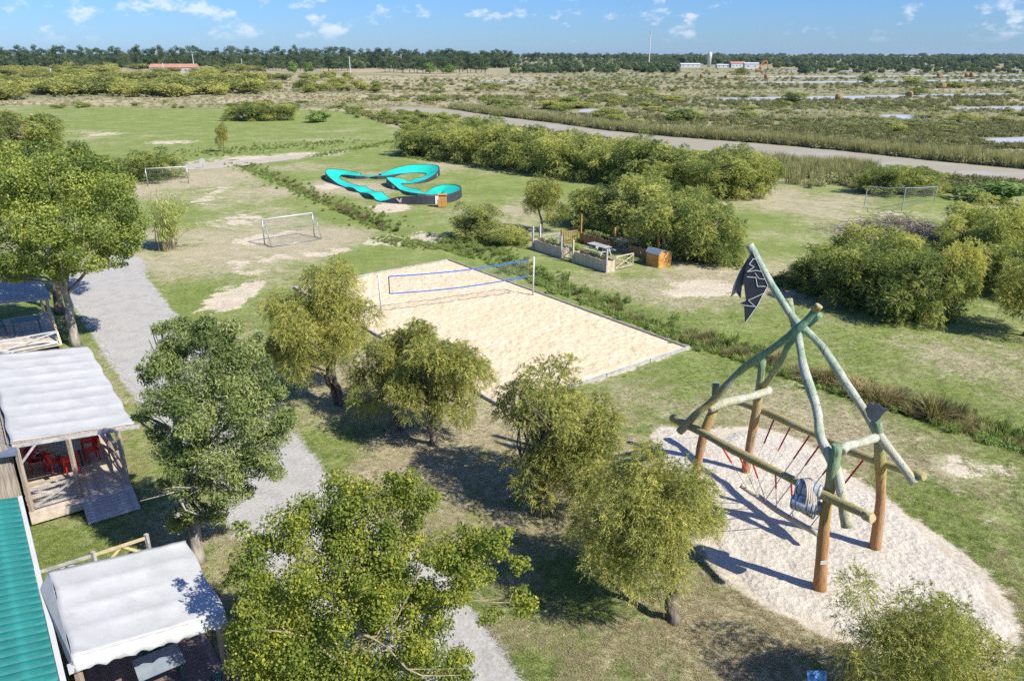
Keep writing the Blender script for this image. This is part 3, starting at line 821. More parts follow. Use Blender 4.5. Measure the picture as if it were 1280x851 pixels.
# ---- tamarisks farther off: five shared shapes
def mid_shape(seed, mat, n=900, kl=7, leaf=0.30, wd=0.075, ln=0.55, h=5.0, w=5.0, zb=0.0, nl=15, ntr=2):
    rng = np.random.default_rng(seed)
    lobes = ellipsoid_lobes(rng, (0, 0, h * (zb + (1 - zb) * 0.42)), (w * 0.46, w * 0.46, h * (1 - zb) * 0.42), nl, w * 0.13, 0.55, 1.0)
    if zb == 0.0:
        for k_ in range(6):
            a_ = k_ * 1.05 + rng.random() * 0.5; r_ = w * (0.30 + 0.12 * rng.random())
            lobes.append((math.cos(a_) * r_, math.sin(a_) * r_, h * (0.08 + 0.10 * rng.random()), w * 0.12, w * 0.12, w * 0.11))
    lobes = lobes[:5] + sublobes(rng, lobes, 7, 0.44, 1.18)
    v, f, t = plume_cloud(rng, lobes, n, ln, kl, leaf, wd, 0.5, 0.62, 0.36, 0.45, 0.03)
    crown = npmesh('crown', v, f, mat, False, {'tint': t})
    tms = []
    for i in range(ntr):
        mb = MB()
        a = rng.random() * 6.28
        p, r = trunk_mb(rng, (0.25 * math.cos(a), 0.25 * math.sin(a), -0.1), (0.8 * math.cos(a), 0.8 * math.sin(a), h * 0.55), 0.15, 0.06, 0.2, 6, 5)
        mb.tube(p, r, 6)
        add_limbs(mb, rng, p, lobes, 6, 0.06, 0.03, 0)
        tms.append(mb.mesh('trunk', M_bark, None, True))
    return crown, tms
MID = [mid_shape(200 + i, M_tamdark, 6400, 9, 0.13, 0.045, 0.32) for i in range(5)]
MIDS = [mid_shape(220 + i, M_tam, 4600, 9, 0.12, 0.042, 0.32, zb=0.14, ntr=1) for i in range(2)]
def put_mid(px, yb, yt, wpx, label, group=None, i=0, kind=None, name='tamarisk_bush', cat='bush'):
    crown, tms = (kind or MID)[i % len(kind or MID)]
    h = rowh(px, yb, yt) * 1.08; w = wid(px, yb, wpx) * 1.12
    return root_tree(name, label, cat, G(px, yb), tms, crown, group, random.random() * 6.28, (w / 5, w / 5, h / 5.0))
hedge = [(525, 193, 152, 56), (556, 197, 150, 58), (590, 201, 149, 62), (625, 207, 152, 62), (657, 212, 156, 62), (692, 217, 157, 66), (727, 222, 164, 66), (762, 227, 170, 66), (803, 233, 170, 74), (848, 241, 178, 78), (893, 247, 186, 76), (932, 247, 184, 58),
         (540, 186, 145, 44), (600, 190, 144, 52), (660, 198, 149, 56), (720, 206, 158, 60), (782, 216, 164, 62), (862, 226, 178, 62), (916, 236, 180, 52)]
ORD = ['first', 'second', 'third', 'fourth', 'fifth', 'sixth', 'seventh', 'eighth', 'ninth', 'tenth', 'eleventh', 'twelfth']
for i, q in enumerate(hedge):
    row, k = ('front', i) if i < 12 else ('back', i - 12)
    put_mid(*q, 'tamarisk in the %s row of the long hedge before the river, %s from the left' % (row, ORD[k]), 'tamarisk hedge behind the lawn', i)
for i, (q, l) in enumerate([((745, 283, 222, 66), 'tamarisk at the left end of the clump behind the garden beds'), ((800, 290, 216, 92), 'broad tamarisk at the top of the clump behind the garden beds'),
                            ((835, 312, 232, 92), 'tamarisk in the middle of the clump directly behind the compost box'), ((880, 326, 243, 84), 'yellowish tamarisk at the near right end of the garden clump'),
                            ((907, 322, 268, 50), 'small tamarisk at the right foot of the garden clump'), ((858, 290, 222, 70), 'dark tamarisk at the back of the garden clump')]):
    put_mid(*q, l, 'clump behind the garden', i + 2)
put_mid(681, 291, 222, 54, 'lone upright tamarisk left of the garden beds', None, 0, MIDS, 'tamarisk_tree', 'tree')
put_mid(596, 299, 255, 54, 'low dark shrub on the ditch, left of the lone tamarisk', None, 3)
put_mid(636, 302, 278, 62, 'low leafy bush at the foot of the lone tamarisk', None, 1)
for i, (q, l) in enumerate([((1018, 360, 300, 74), 'tamarisk at the left end of the right hand thicket'), ((1062, 376, 290, 90), 'tamarisk second from the left in the right hand thicket'),
                            ((1112, 393, 312, 96), 'dark based tamarisk at the front of the right hand thicket'), ((1150, 399, 305, 84), 'tamarisk right of centre at the front of the thicket'),
                            ((1090, 348, 272, 84), 'yellow topped tamarisk at the back of the right hand thicket'),
                            ((1040, 340, 292, 50), 'small tamarisk filling the back of the thicket on the left')]):
    put_mid(*q, l, 'right hand thicket', i + 1)
put_mid(1187, 397, 297, 74, 'rounded tamarisk tree with visible trunk ending the right hand thicket', None, 1, MIDS, 'tamarisk_tree', 'tree')
for i, (q, l) in enumerate([((1230, 305, 238, 88), 'large yellowish bush beside the pile of dead brush'), ((1264, 338, 244, 84), 'dark bush at the right frame edge above the shaded lawn'), ((1256, 366, 292, 84), 'brownish bush hanging over the lawn at the right edge'),
                            ((1105, 243, 206, 56), 'bush on the river bank left of the two by the blue net'), ((1147, 240, 203, 64), 'bush on the river bank right behind the blue net'),
                            ((1200, 330, 262, 70), 'bush behind the dead brush pile, partly hidden')]):
    put_mid(*q, l, None, i)
put_mid(1280, 418, 328, 96, 'small dark tree with bare trunk at the right frame edge', None, 0, MIDS, 'tamarisk_tree', 'tree')
# bright leafy shrubs
def leafy_shape(seed, mat, n=2600, ln=0.34, wd=0.22, h=4.0, w=5.0, nl=26, stem=True, inner=0.4):
    rng = np.random.default_rng(seed)
    lobes = ellipsoid_lobes(rng, (0, 0, h * 0.48), (w * 0.44, w * 0.44, h * 0.42), nl, w * 0.14, 0.4, 0.9)
    v, f, t = leaf_cloud(rng, lobes, n, ln, wd, 0.6, 0.4, inner, 0.2, 0.1, 0.02)
    return npmesh('crown', v, f, mat, False, {'tint': t}), []
LEAFY = [leafy_shape(240 + i, M_green) for i in range(2)]
for i, (q, l) in enumerate([((1238, 250, 222, 92), 'bright green shrub above the dead brush pile'), ((399, 153, 136, 34), 'small bright green shrub on the rough strip beyond the meadow')]):
    crown, _ = LEAFY[i]
    h = rowh(q[0], q[1], q[2]); w = wid(q[0], q[1], q[3]) * 1.1
    o = place('green_shrub', crown, None, G(q[0], q[1]), (0, 0, i * 2.0)); o.scale = (w / 5, w / 5, h / 4)
    tag(o, l, 'shrub')
put_mid(188, 224, 182, 72, 'round olive bush behind the far goal', None, 2)
put_mid(160, 222, 198, 40, 'small bush between the acacia and the far goal', None, 3)
put_mid(308, 150, 123, 52, 'large shrub on the far side of the meadow, left half', None, 4)
put_mid(343, 150, 124, 48, 'large shrub on the far side of the meadow, right half', None, 0)
put_mid(18, 200, 128, 90, 'grey green tree at the left edge behind the acacia', None, 4, MID, 'broadleaf_tree', 'tree')
put_mid(52, 190, 140, 60, 'pale tree showing above the acacia at the left', None, 1, MID, 'broadleaf_tree', 'tree')
put_mid(279, 190, 154, 15, 'thin young tree standing alone in the meadow', None, 0, MIDS, 'sapling_tree', 'tree')

# ---- giant cane by the acacia
def cane():
    rng = np.random.default_rng(77)
    base = G(208, 312)
    t = thing('cane_plant', 'pale yellow green giant cane leaning out beside the acacia', 'plant', base)
    V = []; T = []
    mb = MB()
    for i in range(64):
        a = rng.random() * 6.28; r = 0.9 * rng.random() ** .5
        p0 = np.array([math.cos(a) * r, math.sin(a) * r, 0])
        lean = np.array([rng.normal() * 0.8 + 0.7, rng.normal() * 0.6, 0])
        L = 3.2 + 2.0 * rng.random()
        if i < 5: lean = np.array([2.6 + rng.random(), -0.6 * rng.random(), -1.5]); L = 3.6
        pts = [p0 + np.array([0, 0, L]) * s + lean * s ** 2 * 1.1 for s in np.linspace(0, 1, 7)]
        mb.tube(pts, [0.02 - 0.002 * k for k in range(7)], 4, False)
        for k in range(34):
            s = 0.25 + 0.75 * rng.random()
            q = p0 + np.array([0, 0, L]) * s + lean * s ** 2 * 1.1
            d = nrm(rng.normal(size=(1, 3)) * np.array([1, 1, 0.4]) + np.array([[0, 0, 0.3]]))[0]
            ll = 0.35 + 0.3 * rng.random()
            m_ = q + d * ll * 0.6 + np.array([0, 0, 0.03]); e = q + d * ll - np.array([0, 0, 0.16])
            sd = np.cross(d, [0, 0, 1]); sd = sd / (np.linalg.norm(sd) + 1e-6) * 0.028
            V += [q, m_ + sd, e, m_ - sd]; T += [0.45 + rng.normal() * 0.2] * 4
    n = len(V) // 4
    place('leaves', npmesh('leaves', np.array(V), np.arange(4 * n).reshape(-1, 4), M_bamboo, False, {'tint': np.array(T)}), t)
    place('stems', mb.mesh('stems', M_twig), t)
cane()
# ------------------------------------------------------------------ plants: scattered
def blades(rng, n, h, spread, lean, wd, r0=0.15, tmean=0.5):
    V = []; T = []
    a = rng.random(n) * 6.283; r = r0 * rng.random(n) ** .5
    p = np.stack([np.cos(a) * r, np.sin(a) * r, np.zeros(n)], 1)
    b = a + rng.normal(size=n) * 0.7
    d = np.stack([np.cos(b), np.sin(b), np.zeros(n)], 1)
    H = h * (0.55 + 0.6 * rng.random(n)); l = lean * rng.random(n)
    mid = p + d * (l * H * 0.35)[:, None] + np.array([0, 0, 1]) * (H * 0.6)[:, None]
    tip = p + d * (l * H)[:, None] + np.array([0, 0, 1]) * (H * (1 - 0.35 * l))[:, None]
    s = np.stack([-np.sin(b), np.cos(b), np.zeros(n)], 1) * wd / 2
    v = np.stack([p - s, p + s, mid + s * 0.8, tip, mid - s * 0.8], 1).reshape(-1, 3)
    k = np.arange(n) * 5
    f = np.concatenate([np.stack([k, k + 1, k + 2, k + 4], 1)])
    f3 = np.stack([k + 4, k + 2, k + 3, k + 3], 1)
    # tip triangle as a thin quad
    v2 = np.stack([mid - s * 0.8, mid + s * 0.8, tip + s * 0.15, tip - s * 0.15], 1).reshape(-1, 3)
    f2 = np.arange(4 * n).reshape(-1, 4) + len(v)
    t = tmean + rng.normal(size=n) * 0.2
    return np.concatenate([v, v2]), np.concatenate([f, f2]), np.concatenate([np.repeat(t, 5), np.repeat(t + .06, 4)])
TUS = []
for i in range(5):
    rng = np.random.default_rng(300 + i)
    v, f, t = blades(rng, 260, 1.0, 0.4, 0.55 + 0.15 * i, 0.030, 0.22, 0.38 + 0.08 * i)
    TUS.append(npmesh('rush_tussock', v, f, M_rush, False, {'tint': t}))
def on_ditch(s):
    """point at fraction s along the ditch"""
    D = np.array(DITCH); L = np.r_[0, np.cumsum(np.linalg.norm(np.diff(D, axis=0), axis=1))]
    q = s * L[-1]
    k = min(np.searchsorted(L, q, 'right') - 1, len(D) - 2)
    u = (q - L[k]) / (L[k + 1] - L[k])
    return D[k] * (1 - u) + D[k + 1] * u
def ditch_frac(px, py):
    g = np.array(G(px, py)[:2])
    ss = np.linspace(0, 1, 500)
    P = np.array([on_ditch(s) for s in ss])
    return ss[np.argmin(np.linalg.norm(P - g, axis=1))]
rr = random.Random(4)
for (a, b, n, hh) in (((700, 358), (850, 416), 18, 0.6), ((850, 416), (1010, 470), 24, 0.8), ((1010, 470), (1060, 486), 12, 0.9), ((1085, 490), (1210, 528), 24, 1.2), ((1215, 530), (1300, 560), 8, .5),
                      ((345, 222), (420, 256), 14, 0.8), ((420, 256), (492, 287), 14, 0.8), ((620, 326), (700, 358), 12, 0.4)):
    s0, s1 = ditch_frac(*a), ditch_frac(*b)
    for i in range(n):
        p = on_ditch(s0 + (s1 - s0) * (i + rr.random()) / n)
        x, y = p[0] + rr.gauss(0, 0.36), p[1] + rr.gauss(0, 0.36)
        o = place('rush_tussock', TUS[rr.randrange(5)], None, (x, y, float(zg(x, y)) - 0.03), (rr.gauss(0, .08), rr.gauss(0, .08), rr.random() * 6.28))
        s = hh * 0.8 * (0.6 + 0.7 * rr.random())
        o.scale = (s * 1.25, s * 1.25, s)
        tag(o, 'brown tussock of rushes growing along the drainage ditch', 'grass tussock', 'rush tussocks along the ditch')

def hidden_src(name, mesh):
    return bpy.data.objects.new(name, mesh)       # never linked to the scene: only a source for stuff
def scatter(name, pts, scl, srcs, label, cat, seed=0, tilt=0.12):
    pts = np.asarray(pts, np.float32)
    n = len(pts)
    me = bpy.data.meshes.new(name)
    me.vertices.add(n); me.vertices.foreach_set('co', pts.ravel())
    rg = np.random.default_rng(seed)
    a = me.attributes.new('scl', 'FLOAT', 'POINT'); a.data.foreach_set('value', np.asarray(scl, np.float32))
    a = me.attributes.new('rot', 'FLOAT_VECTOR', 'POINT')
    a.data.foreach_set('vector', np.stack([rg.normal(size=n) * tilt, rg.normal(size=n) * tilt, rg.random(n) * 6.283], 1).astype(np.float32).ravel())
    a = me.attributes.new('pick', 'INT', 'POINT'); a.data.foreach_set('value', rg.integers(0, len(srcs), n).astype(np.int32))
    o = place(name, me)
    coll = bpy.data.collections.new(name + '_sources')
    for i, m in enumerate(srcs):
        coll.objects.link(hidden_src('%s_source_%d' % (name, i), m))
    nt = bpy.data.node_groups.new(name, 'GeometryNodeTree')
    nt.interface.new_socket('Geometry', in_out='INPUT', socket_type='NodeSocketGeometry')
    nt.interface.new_socket('Geometry', in_out='OUTPUT', socket_type='NodeSocketGeometry')
    gi = nt.nodes.new('NodeGroupInput'); go = nt.nodes.new('NodeGroupOutput')
    ci = nt.nodes.new('GeometryNodeCollectionInfo')
    ci.inputs['Collection'].default_value = coll
    ci.inputs['Separate Children'].default_value = True
    ci.inputs['Reset Children'].default_value = True
    ip = nt.nodes.new('GeometryNodeInstanceOnPoints')
    ip.inputs['Pick Instance'].default_value = True
    def na(nm, dt):
        q = nt.nodes.new('GeometryNodeInputNamedAttribute'); q.data_type = dt; q.inputs[0].default_value = nm
        return q.outputs[0]
    nt.links.new(gi.outputs[0], ip.inputs['Points'])
    nt.links.new(ci.outputs[0], ip.inputs['Instance'])
    nt.links.new(na('pick', 'INT'), ip.inputs['Instance Index'])
    nt.links.new(na('rot', 'FLOAT_VECTOR'), ip.inputs['Rotation'])
    nt.links.new(na('scl', 'FLOAT'), ip.inputs['Scale'])
    nt.links.new(ip.outputs[0], go.inputs[0])
    md = o.modifiers.new('scatter', 'NODES'); md.node_group = nt
    return tag(o, label, cat, None, 'stuff')
def clear_of(x, y, road=0.25, play=0.3, court=0.35):
    return (poly_sd(x, y, ROAD) > road) & (poly_sd(x, y, PLAY) > play) & (poly_sd(x, y, CPOLY) > court)

# short lawn grass (green and straw) over the nearer ground
rg = np.random.default_rng(90)
GT = []; DT = []
for i in range(4):
    v, f, t = blades(np.random.default_rng(320 + i), 18, 0.07, 0.1, 1.1, 0.010, 0.12, 0.5)
    GT.append(npmesh('grass_tuft', v, f, M_grassg, False, {'tint': t}))
    DT.append(npmesh('dry_tuft', v, f, M_grassd, False, {'tint': t}))
n = 170000
py = 851 - (851 - 300) * rg.random(n) ** 0.9 + 40
px = -120 + 1520 * rg.random(n)
gpts = np.array([G(a, b)[:2] for a, b in zip(px, py)])
zn = zones(gpts[:, 0], gpts[:, 1])
nz = fbm(gpts[:, 0] * 0.9, gpts[:, 1] * 0.9, 55, 4)
ok = clear_of(gpts[:, 0], gpts[:, 1]) & (zn['bare'] + (nz - 0.5) * 0.8 < 0.5) & (zn['ditch'] > 0.5)
dn = zn['dry'] + (nz - 0.5) * 1.5 + (fbm(gpts[:, 0] * 3.1, gpts[:, 1] * 3.1, 57, 3) - 0.5) * 0.9 + (rg.random(n) - 0.5) * 0.35
for nm, mk, src, lab in (('lawn_grass', ok & (dn < 0.42), GT, 'short green lawn grass over the camp ground'), ('dry_lawn_grass', ok & (dn >= 0.5), DT, 'straw dry patches of lawn grass over the camp ground')):
    q = gpts[mk]
    scatter(nm, np.c_[q, zg(q[:, 0], q[:, 1])], 0.45 + 0.6 * rg.random(len(q)) ** 1.5, src, lab, 'grass', 1)

# green weeds along the ditch
WD = []
for i in range(3):
    rng = np.random.default_rng(340 + i)
    v, f, t = leaf_cloud(rng, ellipsoid_lobes(rng, (0, 0, 0.16), (0.28, 0.28, 0.16), 6, 0.16), 130, 0.10, 0.06, 0.4, 0.6, 0.2)
    WD.append(npmesh('weed', v, f, M_green, False, {'tint': t}))
    v, f, t = blades(rng, 60, 0.5, 0.3, 0.8, 0.03, 0.2, 0.5)
    WD.append(npmesh('weed_grass', v, f, M_grassg, False, {'tint': t}))
ss = rg.random(3600); dp = np.array([on_ditch(s) for s in ss]); dp += rg.normal(size=dp.shape) * 0.6
keep = fbm(dp[:, 0] * 0.35, dp[:, 1] * 0.35, 8, 3) > 0.38
keep &= (dp[:, 1] < 58) | (rg.random(len(dp)) < 0.4)
dp = dp[keep]
scatter('ditch_weeds', np.c_[dp, zg(dp[:, 0], dp[:, 1])], (0.45 + 0.75 * rg.random(len(dp))) * np.where(dp[:, 1] > 58, 0.75, 1.0), WD, 'low green weeds filling the drainage ditch', 'weeds', 2)
# rough grass by the far end of the football field and under the hedges
edge = []
for (a, b, w, n) in (((300, 205), (490, 286), 1.6, 500), ((390, 196), (505, 175), 1.2, 260), ((240, 192), (430, 178), 5.0, 420), ((480, 300), (640, 318), 1.2, 300), ((505, 196), (700, 222), 1.0, 260), ((720, 300), (930, 332), .9, 260), ((950, 345), (1160, 402), 0.8, 260), ((965, 352), (1010, 362), 1.2, 120), ((560, 300), (650, 305), 1.2, 200)):
    A, B = np.array(G(*a)[:2]), np.array(G(*b)[:2])
    u = rg.random(n)[:, None]
    edge.append(A * (1 - u) + B * u + rg.normal(size=(n, 2)) * w * 0.6)
edge = np.concatenate(edge)
scatter('rough_grass', np.c_[edge, zg(edge[:, 0], edge[:, 1])], 0.35 + 0.5 * rg.random(len(edge)), WD[1::2] + WD[:1], 'uncut rough grass along hedges and field edges', 'grass', 3)

# marsh scrub
MS = []
for i in range(4):
    rng = np.random.default_rng(360 + i)
    v, f, t = leaf_cloud(rng, ellipsoid_lobes(rng, (0, 0, 0.4), (1.1, 0.9, 0.36), 9, 0.42), 170, 0.30, 0.12, 0.4, 0.6, 0.25, 0.25)
    MS.append(npmesh('marsh_clump', v, f, M_marshleaf, False, {'tint': t}))
RB = []
for i in range(3):
    v, f, t = blades(np.random.default_rng(380 + i), 70, 1.6, 0.4, 0.35, 0.05, 0.7, 0.5)
    RB.append(npmesh('reed_clump', v, f, M_reed, False, {'tint': t}))
    v, f, t = blades(np.random.default_rng(385 + i), 60, 0.7, 0.4, 0.6, 0.07, 0.6, 0.5)
    RB.append(npmesh('dry_clump', v, f, M_grassd, False, {'tint': t}))
def pix_sample(n, poly, seed):
    r_ = np.random.default_rng(seed)
    P = np.array(poly, float)
    lo, hi = P.min(0), P.max(0)
    x = lo[0] + (hi[0] - lo[0]) * r_.random(n * 3); y = lo[1] + (hi[1] - lo[1]) * r_.random(n * 3)
    k = in_poly(x, y, poly)
    x, y = x[k][:n], y[k][:n]
    d = np.array([G(a, b)[:2] for a, b in zip(x, y)])
    return d
PONDW = [gp(q) for q in PONDS]
def off_water(q, m=1.0):
    k = poly_sd(q[:, 0], q[:, 1], RIVER) > m
    for p_ in PONDW:
        k &= poly_sd(q[:, 0], q[:, 1], p_) > m * 2
    return k
MARSHPX = [(-60, 96), (480, 96), (900, 86), (1340, 86), (1340, 245), (1080, 240), (960, 206), (760, 188), (520, 166), (470, 152), (430, 140), (280, 136), (-60, 132)]
q = pix_sample(19000, MARSHPX, 11)
q = q[off_water(q)]
nz = fbm(q[:, 0] / 60, q[:, 1] / 20, 61, 4)
far = q[:, 1]
def recol(ms, mat):
    out = []
    for m_ in ms:
        c_ = m_.copy(); c_.materials.clear(); c_.materials.append(mat); out.append(c_)
    return out
band = fbm(q[:, 0] / 85, q[:, 1] / 17, 91, 3) + np.clip(q[:, 0] / 900.0, -0.08, 0.05)
sz = (0.4 + 0.5 * rg.random(len(q))) * (0.7 + far / 420).clip(0, 1.7)
q3 = np.c_[q, np.zeros(len(q))]
kd = (band > 0.535)
km = (band <= 0.535) & (band > 0.47) & (nz > 0.40)
kp = (band <= 0.49) & (rg.random(len(q)) < 0.75)
scatter('dark_marsh_scrub', q3[kd], sz[kd] * 1.15, recol(MS, M_marshdark), 'dark olive scrub in long bands across the salt marsh', 'scrub', 4)
scatter('marsh_scrub', q3[km], sz[km], MS, 'grey green scrub between the dark marsh bands', 'scrub', 8)
scatter('marsh_grass', q3[kp], sz[kp] * 0.9, RB[1::2] + recol(MS[:2], M_marshpale), 'pale straw grass in the open bands of the marsh', 'grass', 5)
# reeds and taller scrub on both river banks
bank = []
up = [(560, 136), (620, 145), (680, 152), (760, 163), (850, 171.5), (950, 179), (1060, 189), (1170, 201), (1300, 213)]
dn_ = [(940, 203), (1000, 209), (1060, 214), (1090, 217)]
for L, n, w in ((up, 2600, 3.2), (dn_, 900, 3.0)):
    P = np.array([G(a, b)[:2] for a, b in L])
    for _ in range(n):
        k = rg.integers(0, len(P) - 1); u = rg.random()
        d = P[k + 1] - P[k]; nn_ = np.array([-d[1], d[0]]) / np.linalg.norm(d)
        sgn = 1 if L is up else -1
        if nn_[1] < 0: nn_ = -nn_
        bank.append(P[k] * (1 - u) + P[k + 1] * u + nn_ * sgn * abs(rg.normal()) * w * (1.0 if L is up else 1.6))
bank = np.array(bank)
bank = bank[poly_sd(bank[:, 0], bank[:, 1], RIVER) > 0.2]
scatter('river_bank_reeds', np.c_[bank, np.zeros(len(bank))], 0.6 + 0.7 * rg.random(len(bank)), MS[:2] + RB[::2] + MS[2:3], 'reeds and dark scrub lining both river banks', 'reeds', 6)

# ---- shared far shrubs, each one an object
FS = []
for i in range(5):
    rng = np.random.default_rng(400 + i)
    lobes = ellipsoid_lobes(rng, (0, 0, 0.45), (0.42, 0.42, 0.38), 13, 0.19, 0.4, 0.9)
    lobes = lobes + sublobes(rng, lobes, 2, 0.5)
    v, f, t = leaf_cloud(rng, lobes, 2600, 0.062, 0.036, 0.5, 0.4, 0.6, 0.22, 0.1, 0.0)
    FS.append(npmesh('shrub', v, f, M_scrub, False, {'tint': t}))
FM = []
for i, s_ in enumerate(FS):
    m_ = s_.copy(); m_.materials.clear(); m_.materials.append(M_tamdark); FM.append(m_)
def shrubs(n, poly, seed, w, h, src, label, group, name='shrub', wmax=None):
    r_ = random.Random(seed)
    for p_ in sorted(pix_sample(n, poly, seed).tolist()):
        if not bool(off_water(np.array([p_]), 0.3)[0]):
            continue
        o = place(name, src[r_.randrange(len(src))], None, (p_[0], p_[1], -0.05), (0, 0, r_.random() * 6.28))
        ww = w[0] + (w[1] - w[0]) * r_.random() ** 1.6
        o.scale = (ww, ww * (0.8 + 0.4 * r_.random()), (h[0] + (h[1] - h[0]) * r_.random()) * (0.6 + 0.4 * ww / w[1]))
        tag(o, label, 'shrub', group)
shrubs(215, [(-20, 92), (60, 89), (180, 92.5), (300, 93), (330, 100), (320, 118), (200, 123), (90, 121), (-20, 126)], 21, (9, 20), (4, 7.5), FS, 'yellow green shrub in the dense scrubland before the pine wood', 'scrubland at the left', 'scrub_bush')
shrubs(62, [(-20, 86.5), (330, 87), (330, 91.5), (180, 91.5), (-20, 91)], 27, (10, 22), (5, 9), FS, 'yellow green shrub in the dense scrubland before the pine wood', 'scrubland at the left', 'scrub_bush')
shrubs(46, [(318, 100), (370, 96), (435, 96), (480, 112), (440, 116), (380, 117), (320, 114)], 22, (6, 13), (3, 6), FS, 'olive shrub in the thicket between scrubland and dry field', 'thicket by the dry field')
shrubs(26, [(-20, 150), (40, 145), (80, 128), (300, 130), (440, 128), (470, 146), (440, 150), (430, 140), (280, 138), (120, 134), (60, 150)], 26, (2, 5), (1, 2.2), FM, 'dull green bush on the rough strip behind the meadow', 'bushes behind the meadow')
shrubs(60, [(430, 140), (470, 150), (510, 166), (560, 164), (600, 154), (540, 148), (490, 142), (440, 132)], 23, (2, 5), (1.2, 2.8), FM, 'grey green bush at the end of the river channel', 'bushes at the river end')
shrubs(85, [(430, 108), (620, 100), (820, 100), (860, 120), (900, 160), (740, 158), (640, 146), (560, 132), (440, 128)], 24, (3, 12), (1.0, 3.2), FM + FS[:2], 'dark rounded bush scattered over the dry marsh field', 'bushes over the dry marsh', 'marsh_bush')
shrubs(60, [(900, 106), (1290, 104), (1290, 165), (1100, 165), (930, 150)], 25, (3, 9), (0.7, 2.0), FM + FS[:1], 'dark bush on the marsh dykes between the ponds', 'bushes on the dykes', 'dyke_bush')
for (px, yb, yt, w, l) in ((992, 129, 112, 36, 'large dark bush in front of the nearest salt pond'), (1083, 105, 93, 26, 'bush breaking the line of the middle salt pond'), (1138, 106, 96, 30, 'bush on the dyke by two hay bales'), (1145, 119, 109, 36, 'wide low bush above the nearest salt pond'),
                           (1188, 110, 101, 36, 'spreading bush on the dyke left of the thin tree'), (1234, 111, 98, 14, 'thin leaning tree on the dyke at the right'), (1122, 166, 152, 26, 'bright round bush on the marsh above the river'), (925, 94, 84, 22, 'dark tree beside the white buildings'),
                           (605, 128, 118, 14, 'small dark bush on the marsh above the river end'), (530, 127, 118, 22, 'yellow green bush above the river end'), (533, 105, 95, 9, 'small upright bush alone on the dry field')):
    o = place('shrub', FM[(px * 7) % 5], None, G(px, yb), (0, 0, px))
    ww = wid(px, yb, w)
    o.scale = (ww, ww, rowh(px, yb, yt) * 1.05)
    tag(o, l, 'shrub')

# ---- pine wood at the back left: each pine a thing with trunk and crown
PN = []
for i in range(5):
    rng = np.random.default_rng(430 + i)
    lobes = []
    for k in range(20):
        z = 0.24 + 0.7 * rng.random(); r = 0.32 * (1 - (z - 0.3) * 0.7) * rng.random() ** .5; a = rng.random() * 6.28
        s = 0.075 + 0.05 * rng.random()
        lobes.append((math.cos(a) * r, math.sin(a) * r, z, s * 1.3, s * 1.3, s * 0.7))
    v, f, t = leaf_cloud(rng, lobes, 1500, 0.050, 0.026, 0.5, 0.4, 0.4, 0.25)
    mb = MB()
    p, r = trunk_mb(rng, (0, 0, -0.02), (0, 0, 0.85), 0.02, 0.008, 0.03, 5, 5)
    mb.tube(p, r, 5)
    PN.append((npmesh('crown', v, f, M_pine, False, {'tint': t}), mb.mesh('trunk', M_bark)))
rp = random.Random(31)
def pines(n, px0, px1, yb0, yb1, hmin, hmax, label, group, wf=0.55):
    for i in range(n):
        px = px0 + (px1 - px0) * (i + rp.random()) / n
        yb = yb0 + (yb1 - yb0) * rp.random()
        c, tm = PN[rp.randrange(5)]
        t = thing('pine_tree', label, 'tree', G(px, yb), rp.random() * 6.28, group)
        h = hmin + (hmax - hmin) * rp.random()
        t.scale = (h * wf * (1.2 + 0.5 * rp.random()), h * wf * (1.2 + 0.5 * rp.random()), h)
        place('trunk', tm, t); place('crown', c, t)
pines(84, -10, 440, 84.5, 87, 18, 23.5, 'dark pine in the tall wood along the left horizon', 'pine wood at the left')
pines(30, 300, 440, 87, 90, 12, 15, 'pine at the front of the wood beside the pole', 'pines beside the pole', 0.7)
pines(60, 430, 640, 83.5, 86, 15, 21, 'pine in the wood beyond the dry field', 'pines beyond the dry field', 0.65)
pines(26, 478, 612, 90, 92.5, 11, 14, 'rounded pine standing before the wood on the dry field', 'front row on the dry field', 0.8)
pines(46, 640, 800, 79.5, 82, 11, 17, 'distant pine right of the wood, left of the mast', 'distant pines by the mast', 0.7)
for px, yb, yt, w, l in ((538, 92.5, 76, 20, 'bright green round tree before the pine wood, left of two'), (560, 92.5, 80, 22, 'bright green round tree before the pine wood, right of two'), (367, 92, 75, 18, 'round green tree left of the pale pole'), (386, 92, 76, 16, 'small round tree next left of the pale pole')):
    o = place('round_tree', LEAFY[px % 2][0], None, G(px, yb), (0, 0, px)); ww = wid(px, yb, w); o.scale = (ww / 5, ww / 5, rowh(px, yb, yt) / 4)
    tag(o, l, 'tree')
# ---- woodland reading as one mass along the horizon
q = []
for (x0, x1, yb0, yb1, n, s0, s1) in ((-60, 1340, 69.8, 73.5, 1500, 9, 17), (780, 1340, 73.5, 80, 800, 7, 12), (780, 1340, 80, 86, 420, 4, 8), (640, 960, 80, 92, 360, 4, 8), (-60, 640, 78, 83, 500, 10, 14), (1000, 1340, 86, 92, 150, 3, 6), (-60, 470, 84, 86.5, 170, 6, 10), (470, 640, 83, 86, 70, 6, 9)):
    for _ in range(n):
        qx, qy = x0 + (x1 - x0) * rg.random(), yb0 + (yb1 - yb0) * rg.random()
        if 845 < qx < 970 and qy > 81.5: continue
        g = G(qx, qy)
        q.append((g.x, g.y, -0.2, (s0 + (s1 - s0) * rg.random()) * (0.45 + 0.75 * float(fbm(g.x / 90.0, g.y / 260.0, 5, 3)) * (0.6 + 0.8 * rg.random()))))
q = np.array(q)
WDL = []
M_woodlight = foliage('leaf_far_broadleaf', (0.035, 0.055, 0.020), (0.070, 0.092, 0.032), (0.12, 0.135, 0.052), 0.7, 0.15, 0.1, 0.35)
